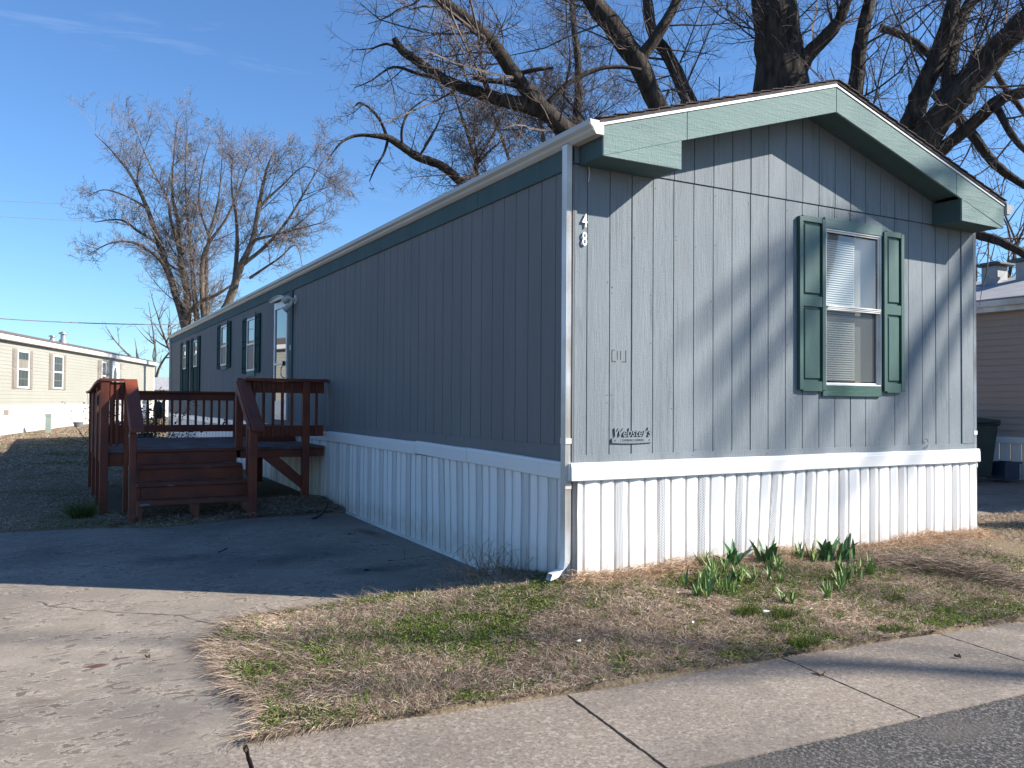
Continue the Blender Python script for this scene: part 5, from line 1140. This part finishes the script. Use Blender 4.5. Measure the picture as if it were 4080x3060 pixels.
#--PART4--
# ---------------------------------------------------------------- grass and litter
def vnoise(x, y, s, seed=0):
    """smooth value noise for arrays"""
    r_ = np.random.default_rng(seed).random((256, 256)); x = x/s+100; y = y/s+100
    xi = np.floor(x).astype(int); yi = np.floor(y).astype(int); fx = x-xi; fy = y-yi; fx = fx*fx*(3-2*fx); fy = fy*fy*(3-2*fy)
    g = lambda i, j: r_[i % 256, j % 256]
    return (g(xi, yi)*(1-fx)+g(xi+1, yi)*fx)*(1-fy)+(g(xi, yi+1)*(1-fx)+g(xi+1, yi+1)*fx)*fy
def ribbons(name, P0, D, L_, Wd, col, up, droop, nseg=3, label=None, cat=None, sdir=None, kind='stuff'):
    n = len(P0); D = D/np.linalg.norm(D, axis=1, keepdims=True); q = P0.copy(); d = D.copy()
    sd = np.cross(d, np.tile([0, 0, 1.0], (n, 1))); ln = np.linalg.norm(sd, axis=1, keepdims=True); sd = np.where(ln > .05, sd/np.maximum(ln, 1e-6), [[1, 0, 0]])
    ang = rng.uniform(-1.2, 1.2, n)[:, None]; nr = np.cross(sd, d); sd = sd*np.cos(ang)+nr*np.sin(ang)
    rings = []
    for k in range(nseg+1):
        f = k/nseg; w2 = (Wd*(1-.75*f**1.5)*.5)[:, None]; rings.append(np.stack([q-sd*w2, q+sd*w2], 1))
        q = q+d*(L_/nseg)[:, None]; d = d+np.column_stack([rng.normal(0, .28, n), rng.normal(0, .28, n), -droop+rng.normal(0, .15, n)]); d /= np.linalg.norm(d, axis=1, keepdims=True)
    V = np.concatenate(rings, 1).reshape(-1, 3); vp = 2*(nseg+1); base = (np.arange(n)*vp)[:, None, None]
    k = np.arange(nseg)[None, :, None]*2; F = base+k+np.array([0, 1, 3, 2])[None, None, :]; F = F.reshape(-1, 4)
    me = bpy.data.meshes.new(name); me.vertices.add(len(V)); me.vertices.foreach_set('co', V.astype(np.float32).ravel())
    me.loops.add(F.size); me.loops.foreach_set('vertex_index', F.ravel().astype(np.int32)); me.polygons.add(len(F)); me.polygons.foreach_set('loop_start', np.arange(0, F.size, 4, dtype=np.int32)); me.polygons.foreach_set('loop_total', np.full(len(F), 4, dtype=np.int32))
    me.update(calc_edges=True)
    at_ = me.color_attributes.new('tint', 'FLOAT_COLOR', 'POINT'); c4 = np.ones((len(V), 4), np.float32); c4[:, :3] = np.repeat(col, vp, 0); at_.data.foreach_set('color', c4.ravel())
    me.materials.append(m_grass); o = bpy.data.objects.new(name, me); COL.objects.link(o); o['kind'] = kind
    if label: o['label'] = label; o['category'] = cat
    return o
m_grass = bpy.data.materials.new('grass_blades'); m_grass.use_nodes = True; t_ = m_grass.node_tree; n_ = t_.nodes; b_ = n_['Principled BSDF']; b_.inputs['Roughness'].default_value = .7; b_.inputs['Specular IOR Level'].default_value = .2
a_ = n_.new('ShaderNodeAttribute'); a_.attribute_name = 'tint'; t_.links.new(a_.outputs['Color'], b_.inputs['Base Color'])
tr_ = n_.new('ShaderNodeBsdfTranslucent'); t_.links.new(a_.outputs['Color'], tr_.inputs[0]); mx_ = n_.new('ShaderNodeMixShader'); mx_.inputs[0].default_value = .22
t_.links.new(b_.outputs[0], mx_.inputs[1]); t_.links.new(tr_.outputs[0], mx_.inputs[2]); t_.links.new(mx_.outputs[0], n_['Material Output'].inputs[0])
def lz_arr(x, y): return np.array([Lz(float(a), float(b)) for a, b in zip(x, y)])
def scatter(x0, x1, y0, y1, dens, keep):
    n = int((x1-x0)*(y1-y0)*dens); x = rng.uniform(x0, x1, n); y = rng.uniform(y0, y1, n); k = keep(x, y); return x[k], y[k]
def front_ok(x, y):
    eb = -1.48-.07*x; ok = (y > eb-.005) & ~((x > -.01) & (x < 4.80) & (y > -.02))
    pv = np.array([inside(a, b, DRV) if a < .2 else (inside(a, b, RDRV) if a > 5.5 else False) for a, b in zip(x, y)]); return ok & ~pv
def straw_col(n, dark=0):
    pal = np.array([(.44, .335, .22), (.36, .26, .17), (.54, .43, .30), (.25, .17, .11), (.40, .27, .19), (.62, .52, .38), (.16, .105, .075)]); c = pal[rng.choice(len(pal), n, p=[.20, .17, .15, .18, .10, .08, .12])]; return c*(rng.uniform(.5, 1.2, (n, 1)))*(1-dark)*np.array([1.0, 1.04, 1.14])
def green_col(n):
    pal = np.array([(.075, .12, .016), (.12, .175, .026), (.045, .085, .015), (.19, .24, .05)]); return pal[rng.integers(0, 4, n)]*rng.uniform(.7, 1.2, (n, 1))
def dirs(n, up): 
    a = rng.uniform(0, 2*np.pi, n); return np.column_stack([np.cos(a), np.sin(a), np.full(n, up)+rng.uniform(-.2, .4, n)])
# curled dead blades over the whole front lawn
x, y = scatter(-2.6, 4.4, -1.85, 1.2, 16500, front_ok); n = len(x); z = lz_arr(x, y)
pat = .42*vnoise(x, y*1.3, .5, 3)+.30*vnoise(x, y, .16, 4)+.28*vnoise(x, y, .05, 5); print('front straw', n)
bias = .005+.17*np.exp(-(((x+1.0)/.95)**2+((y+.15)/.42)**2))+.10*np.exp(-(((x-2.1)/1.2)**2+((y+.40)/.28)**2))-.10*np.clip((x-2.9), 0, 1)+.04*np.exp(-((y-(-1.40-.07*x))/.10)**2)
keep = (rng.random(n) > (pat+bias-.49)*2.8) & (rng.random(n) < .35+1.7*vnoise(x, y, .09, 44)); xs_, ys2, zs_ = x[keep], y[keep], z[keep]; n = len(xs_)
hl = np.exp(-((np.minimum(np.abs(ys2+.06), 9))/.14)**2)*((xs_ > -.1) & (xs_ < 4.9))
wd = vnoise(xs_, ys2, .35, 9)
D = dirs(n, .45+.35*hl.mean()); D[:, 2] = -.05+1.15*wd+.5*hl+rng.uniform(-.1, .3, n)
edge = (xs_ < -1.95); D[edge, 0] -= 1.3; D[edge, 1] -= .25; D[edge, 2] *= .35
c = straw_col(n); c *= (.82+.95*vnoise(xs_, ys2, .5, 21)**1.3)[:, None]; c[hl > .3] = c[hl > .3]*1.05+np.array([.05, .02, .0])
ribbons('dead_grass', np.column_stack([xs_, ys2, zs_+.004]), D, rng.uniform(.022, .075, n)*(1+.4*hl+.8*edge), rng.uniform(.0016, .0036, n), c, 0, .34, 3, 'curled brown dormant grass covering the front lawn', 'grass')
# runners splayed out over the driveway concrete along the left edge
n = 3400; k = rng.random(n); seg = np.array(LAWN_L[4:]); t_i = np.clip(k*(len(seg)-1), 0, len(seg)-1.001); i_ = t_i.astype(int); f_ = (t_i-i_)[:, None]; P2 = seg[i_]*(1-f_)+seg[i_+1]*f_; cen = np.array([-1.1, -.45]); od = P2-cen; od /= np.linalg.norm(od, axis=1, keepdims=True)
P2 = P2-od*rng.uniform(-.015, .10, n)[:, None]; cl = vnoise(P2[:, 0], P2[:, 1], .13, 61); kk = rng.random(n) < .15+1.2*cl; P2 = P2[kk]; od = od[kk]; n = len(P2); od = od+rng.normal(0, .38, (n, 2)); od[:, 0] -= .35
zz_ = np.array([max(Lz(float(a), float(b)), Pz(float(b)))+.012 for a, b in P2])
ribbons('grass_runners', np.column_stack([P2, zz_]), np.column_stack([od, rng.uniform(-.02, .22, n)]), rng.uniform(.06, .20, n), rng.uniform(.0016, .0034, n), straw_col(n)*1.15, 0, .05, 4, 'long dead grass runners sprawling over the driveway edge', 'grass')
# creeping green weeds in patches
kg = rng.random(len(x)) < (pat+bias-.45)*2.8; xg, yg, zg_ = x[kg], y[kg], z[kg]; n = len(xg); D = dirs(n, .8)
ribbons('green_weeds', np.column_stack([xg, yg, zg_+.004+.016*rng.random(n)]), D, rng.uniform(.010, .024, n), rng.uniform(.004, .008, n), green_col(n), 0, .5, 2, 'low green weeds and clover growing through the dormant lawn', 'ground cover')
print('green', n)
# straw drifted against the foot of the front skirting
n = 15000; x = rng.uniform(-.05, 4.85, n); y = -.045-np.abs(rng.normal(0, .085, n)); k = rng.random(n) < .5+1.2*vnoise(x, y*0, .42, 12); x, y = x[k], y[k]; n = len(x); hgt = .11*vnoise(x, x*0, .30, 31)*np.exp(-((y+.045)/.09)**2)*rng.random(n)
D = dirs(n, .5); D[:, 0] *= 1.4; c = straw_col(n)*1.3+np.array([.10, .045, .0]); ribbons('straw', np.column_stack([x, y, lz_arr(x, y)+hgt]), D, rng.uniform(.04, .13, n), rng.uniform(.0018, .0035, n), c, 0, .25, 4, 'pale orange straw drifted along the foot of the white front skirting', 'straw')
# heap of dead stalks at the right of the lawn
n = 3800; f = rng.normal(0, 1, n); gq = rng.normal(0, 1, n); x = 3.15+.30*f-.0*gq; y = -.95-.36*f+.13*gq; ok = (y > -1.55-.07*x) & (y < -.1); x, y = x[ok], y[ok]; n = len(x)
D = np.column_stack([np.full(n, .75)+rng.normal(0, .35, n), np.full(n, -.7)+rng.normal(0, .35, n), rng.uniform(-.05, .45, n)]); D *= rng.choice([-1, 1], n)[:, None]*np.array([[1, 1, 0]])+np.array([[0, 0, 1]])
ribbons('dead_stalks', np.column_stack([x, y, lz_arr(x, y)+.10*rng.random(n)*np.exp(-((x-3.15)/.35)**2)]), D, rng.uniform(.08, .24, n), rng.uniform(.0022, .005, n), straw_col(n)*.85, 0, .1, 4, 'heap of dead brown stalks lying on the lawn near the sidewalk at right', 'dead stalks')
# tufts of brighter grass: separate plants
def tuft(x, y, r_, n, L_, label, col=None, seed=1):
    z = Lz(x, y); px = x+np.clip(rng.normal(0, r_, n), -1.3*r_, 1.3*r_); py = y+np.clip(rng.normal(0, r_*.6, n), -.8*r_, .8*r_); D = np.column_stack([(px-x)/r_*.4, (py-y)/r_*.4, np.full(n, 1.0)])+rng.normal(0, .2, (n, 3))
    o = ribbons('grass_tuft', np.column_stack([px, py, np.full(n, z)]), D, rng.uniform(.5, 1.1, n)*L_, rng.uniform(.0025, .005, n), green_col(n)*(.75 if col is None else 1), 0, .22, 3, label, 'grass tuft', kind='stuff')
    del o['kind']; o['group'] = 'bright green grass tufts'; return o
for x, y, r_, n, L_, lb in ((.78, -.93, .055, 420, .085, 'fine green grass tuft left of the scrap of white litter'), (.99, -1.04, .060, 480, .08, 'fine green grass tuft right of the scrap of white litter'), (.78, -1.20, .06, 260, .05, 'low green tuft in the middle of the lawn before the litter'), (.74, -1.46, .06, 420, .065, 'green tuft on the sidewalk edge beside the slab joint'), (1.50, -1.50, .06, 420, .05, 'low green tuft on the sidewalk edge, right of the middle'), (-.42, -1.20, .06, 300, .05, 'dark green tuft at the front of the lawn, left of the joint'), (2.12, -1.05, .05, 300, .055, 'green tuft in front of the dead stalks'), (2.75, -1.35, .06, 280, .05, 'green tuft at the right near the sidewalk'), (-2.95, 5.75, .07, 500, .26, 'tall dark green daffodil-like tuft beside the left deck post')): tuft(x, y, r_, n, L_, lb)
# side yard and far lawn: coarser with distance
def yard(name, x0, x1, y0, y1, dens, L_, W_, label, keep=None, green=.16):
    def ok(x, y):
        k = ~((x > -.03) & (x < 4.85)) & ~((x > -2.68) & (x < 0) & (y > 6.1) & (y < 9.0)); pv = np.array([inside(a, b, DRV) or inside(a, b, RDRV) for a, b in zip(x, y)]); return k & ~pv & (keep(x, y) if keep else True)
    x, y = scatter(x0, x1, y0, y1, dens, ok); n = len(x); g = vnoise(x, y*1.8, 1.5, 7)*.6+vnoise(x, y, .4, 8)*.4; isg = rng.random(n) < (g-.52)*4*green/.25
    c = straw_col(n)*1.15; c[isg] = green_col(int(isg.sum())); D = dirs(n, .5)
    ribbons(name, np.column_stack([x, y, lz_arr(x, y)]), D, rng.uniform(.6, 1.2, n)*L_, rng.uniform(.7, 1.2, n)*W_, c, 0, .35, 3, label, 'grass')
yard('side_yard_grass', -5.2, 0, 4.7, 12.5, 1700, .06, .0045, 'dormant grass of the shaded side yard round the deck')
yard('far_yard_grass', -9.5, 0, 12.5, 34, 420, .075, .010, 'sunlit and shaded dormant grass running back to the cream home', keep=lambda x, y: ((x+4.706)*math.cos(TH)-(y-27.69)*math.sin(TH) > .05))
yard('right_lawn_grass', 4.4, 11, -2.3, 2.6, 2600, .06, .004, 'dormant grass to the right of the home by the side drive', keep=lambda x, y: (y > -1.50-.07*x))
# leaf and straw litter round the steps
n = 5200; x = rng.uniform(-2.7, .0, n); y = 5.12+np.abs(rng.normal(0, .35, n))+.02*x; k = (y < 6.9) & ~((x > -2.5) & (x < -1.1) & (rng.random(n) > .55)); x, y = x[k], y[k]; n = len(x)
ribbons('leaf_litter', np.column_stack([x, y, np.maximum(lz_arr(x, y), [Pz(float(q))+.004 for q in y])+.025*rng.random(n)]), dirs(n, .25), rng.uniform(.03, .11, n), rng.uniform(.003, .009, n), straw_col(n)*.8, 0, .1, 3, 'brown leaf and straw litter gathered round the deck steps', 'leaf litter')
# dry weed clump against the side skirting by the downspout
random.seed(77); zc = Lz(-.35, .72); dw = MB()
for i in range(150):
    a = random.uniform(0, 6.28); p, q = grow(dw, (-.30+random.gauss(0, .14), .72+random.gauss(0, .16), zc-.01), (math.cos(a)*.9, math.sin(a)*.9, random.uniform(.3, 1.6)), random.uniform(.10, .36), .0036, .0016, 7, .34, -.03, 3)
    if random.random() < .6: twigs(dw, p, q, 9, .08, 0, .0012, wan=.3)
m_dry = mat('dry_weed_stalk', (.22, .15, .10), (.34, .25, .17), rough=.9, scale=9)
tag(dw.build('dry_weed', m_dry, None, org=(-.30, .72, zc)), 'tangled dead weed clump at the foot of the corner downspout', 'dead weed')
# twigs, leaves, litter
def twig(x, y, L_, ang, label, r_=.007, zf=Pz, m=m_bark):
    random.seed(int(abs(x*999+y*77))); mb = MB(); z = Pz(y)+.008; p, q = grow(mb, (x, y, z), (math.cos(ang), math.sin(ang), .02), L_, r_, r_*.4, 7, .14, 0, 5)
    for v in range(2): s, d, rr = along(p, q, .3+.3*v); grow(mb, s, (d.x+.6*(1 if v else -1), d.y+.3, .12), L_*.35, rr*.6, rr*.3, 4, .2, 0, 4)
    for i, vv in enumerate(mb.v): mb.v[i] = (vv[0], vv[1], max(vv[2], Pz(vv[1])+.001))
    tag(mb.build('fallen_twig', m, None, org=(x, y, z)), label, 'twig', 'twigs fallen on the driveway')
twig(-.55, 4.75, .36, .4, 'thick short twig on the shaded driveway below the deck post', .014)
twig(-.50, 3.55, .22, .2, 'short twig on the driveway midway along the side skirting'); twig(-.62, 2.05, .55, .25, 'long thin forked twig near the side skirting', .004)
twig(-1.9, 3.1, .10, .1, 'tiny twig in the middle of the shaded driveway'); twig(-.95, 1.75, .12, .3, 'tiny twig near the shadow edge')
m_leaf = mat('dead_leaf', (.14, .075, .04), (.22, .13, .07), rough=.8, scale=30)
def leaf(x, y, s, label, m=m_leaf, z=None):
    random.seed(int(abs(x*991+y*13))); z = Pz(y)+.006 if z is None else z; mb = MB(); a = random.uniform(0, 3); pts = [(s*.5*math.cos(t)*(1+.25*math.sin(3*t)), s*.32*math.sin(t), .012*math.sin(2*t)+.012) for t in np.linspace(0, 6.283, 11)[:-1]]
    ctr = (x, y, z+.002); P_ = [(x+p*math.cos(a)-q*math.sin(a), y+p*math.sin(a)+q*math.cos(a), z+r_) for p, q, r_ in pts]
    for i in range(10): mb.poly([ctr, P_[i], P_[(i+1) % 10]])
    tag(mb.build('dead_leaf', m, None, org=ctr), label, 'leaf', 'dead leaves on the concrete')
for x, y, s, lb in ((.47, -1.82, .06, 'curled brown leaf on the sidewalk beside the middle joint'), (1.45, -1.98, .04, 'small dark leaf on the right sidewalk slab'), (-2.8, .10, .03, 'reddish leaf in the rough patch of the driveway')): leaf(x, y, s, lb)
m_lit = mat('white_litter', (.72, .74, .76), rough=.6)
for x, y, s, lb in ((.90, -.98, .07, 'crumpled scrap of white litter between two green tufts'), (-.55, -.92, .035, 'small white scrap in the green part of the lawn'), (.30, -.95, .025, 'tiny pale pebble-like scrap on the lawn')):
    mb = MB(); random.seed(int(x*100)); z = Lz(x, y)+.02
    P_ = [(x+s*random.uniform(-.6, .6), y+s*random.uniform(-.4, .4), z+s*random.uniform(0, .4)) for _ in range(9)]
    bm = bmesh.new(); [bm.verts.new(p) for p in P_]; bmesh.ops.convex_hull(bm, input=bm.verts[:]); mb.v = [tuple(v.co) for v in bm.verts]; bm.verts.index_update(); mb.f = [tuple(v.index for v in f.verts) for f in bm.faces]; mb.m = [0]*len(mb.f); bm.free()
    o = mb.build('litter', m_lit, None, org=(x, y, z)); tag(o, lb, 'litter')

# short upright standing clumps and fallen leaves break up the mat
lc = mat('lawn_leaf_litter', (.12, .07, .04), (.24, .15, .09), rough=.9, scale=25)
ncl = 900; cx = rng.uniform(-2.4, 4.4, ncl); cy = rng.uniform(-1.75, 1.1, ncl); k = front_ok(cx, cy); cx, cy = cx[k], cy[k]; per = 26; x = np.repeat(cx, per)+rng.normal(0, .014, len(cx)*per); y = np.repeat(cy, per)+rng.normal(0, .012, len(cx)*per); k = front_ok(x, y); x, y = x[k], y[k]; n = len(x)
D = np.column_stack([rng.normal(0, .45, n), rng.normal(0, .45, n), np.ones(n)]); c = straw_col(n)*1.05; gg = np.repeat(rng.random(len(cx)) < .35, per)[k]; c[gg] = green_col(int(gg.sum()))*1.25
ribbons('standing_grass', np.column_stack([x, y, lz_arr(x, y)]), D, rng.uniform(.03, .085, n), rng.uniform(.0014, .003, n), c, 0, .22, 3, 'short standing clumps of dry and greening grass over the front lawn', 'grass')
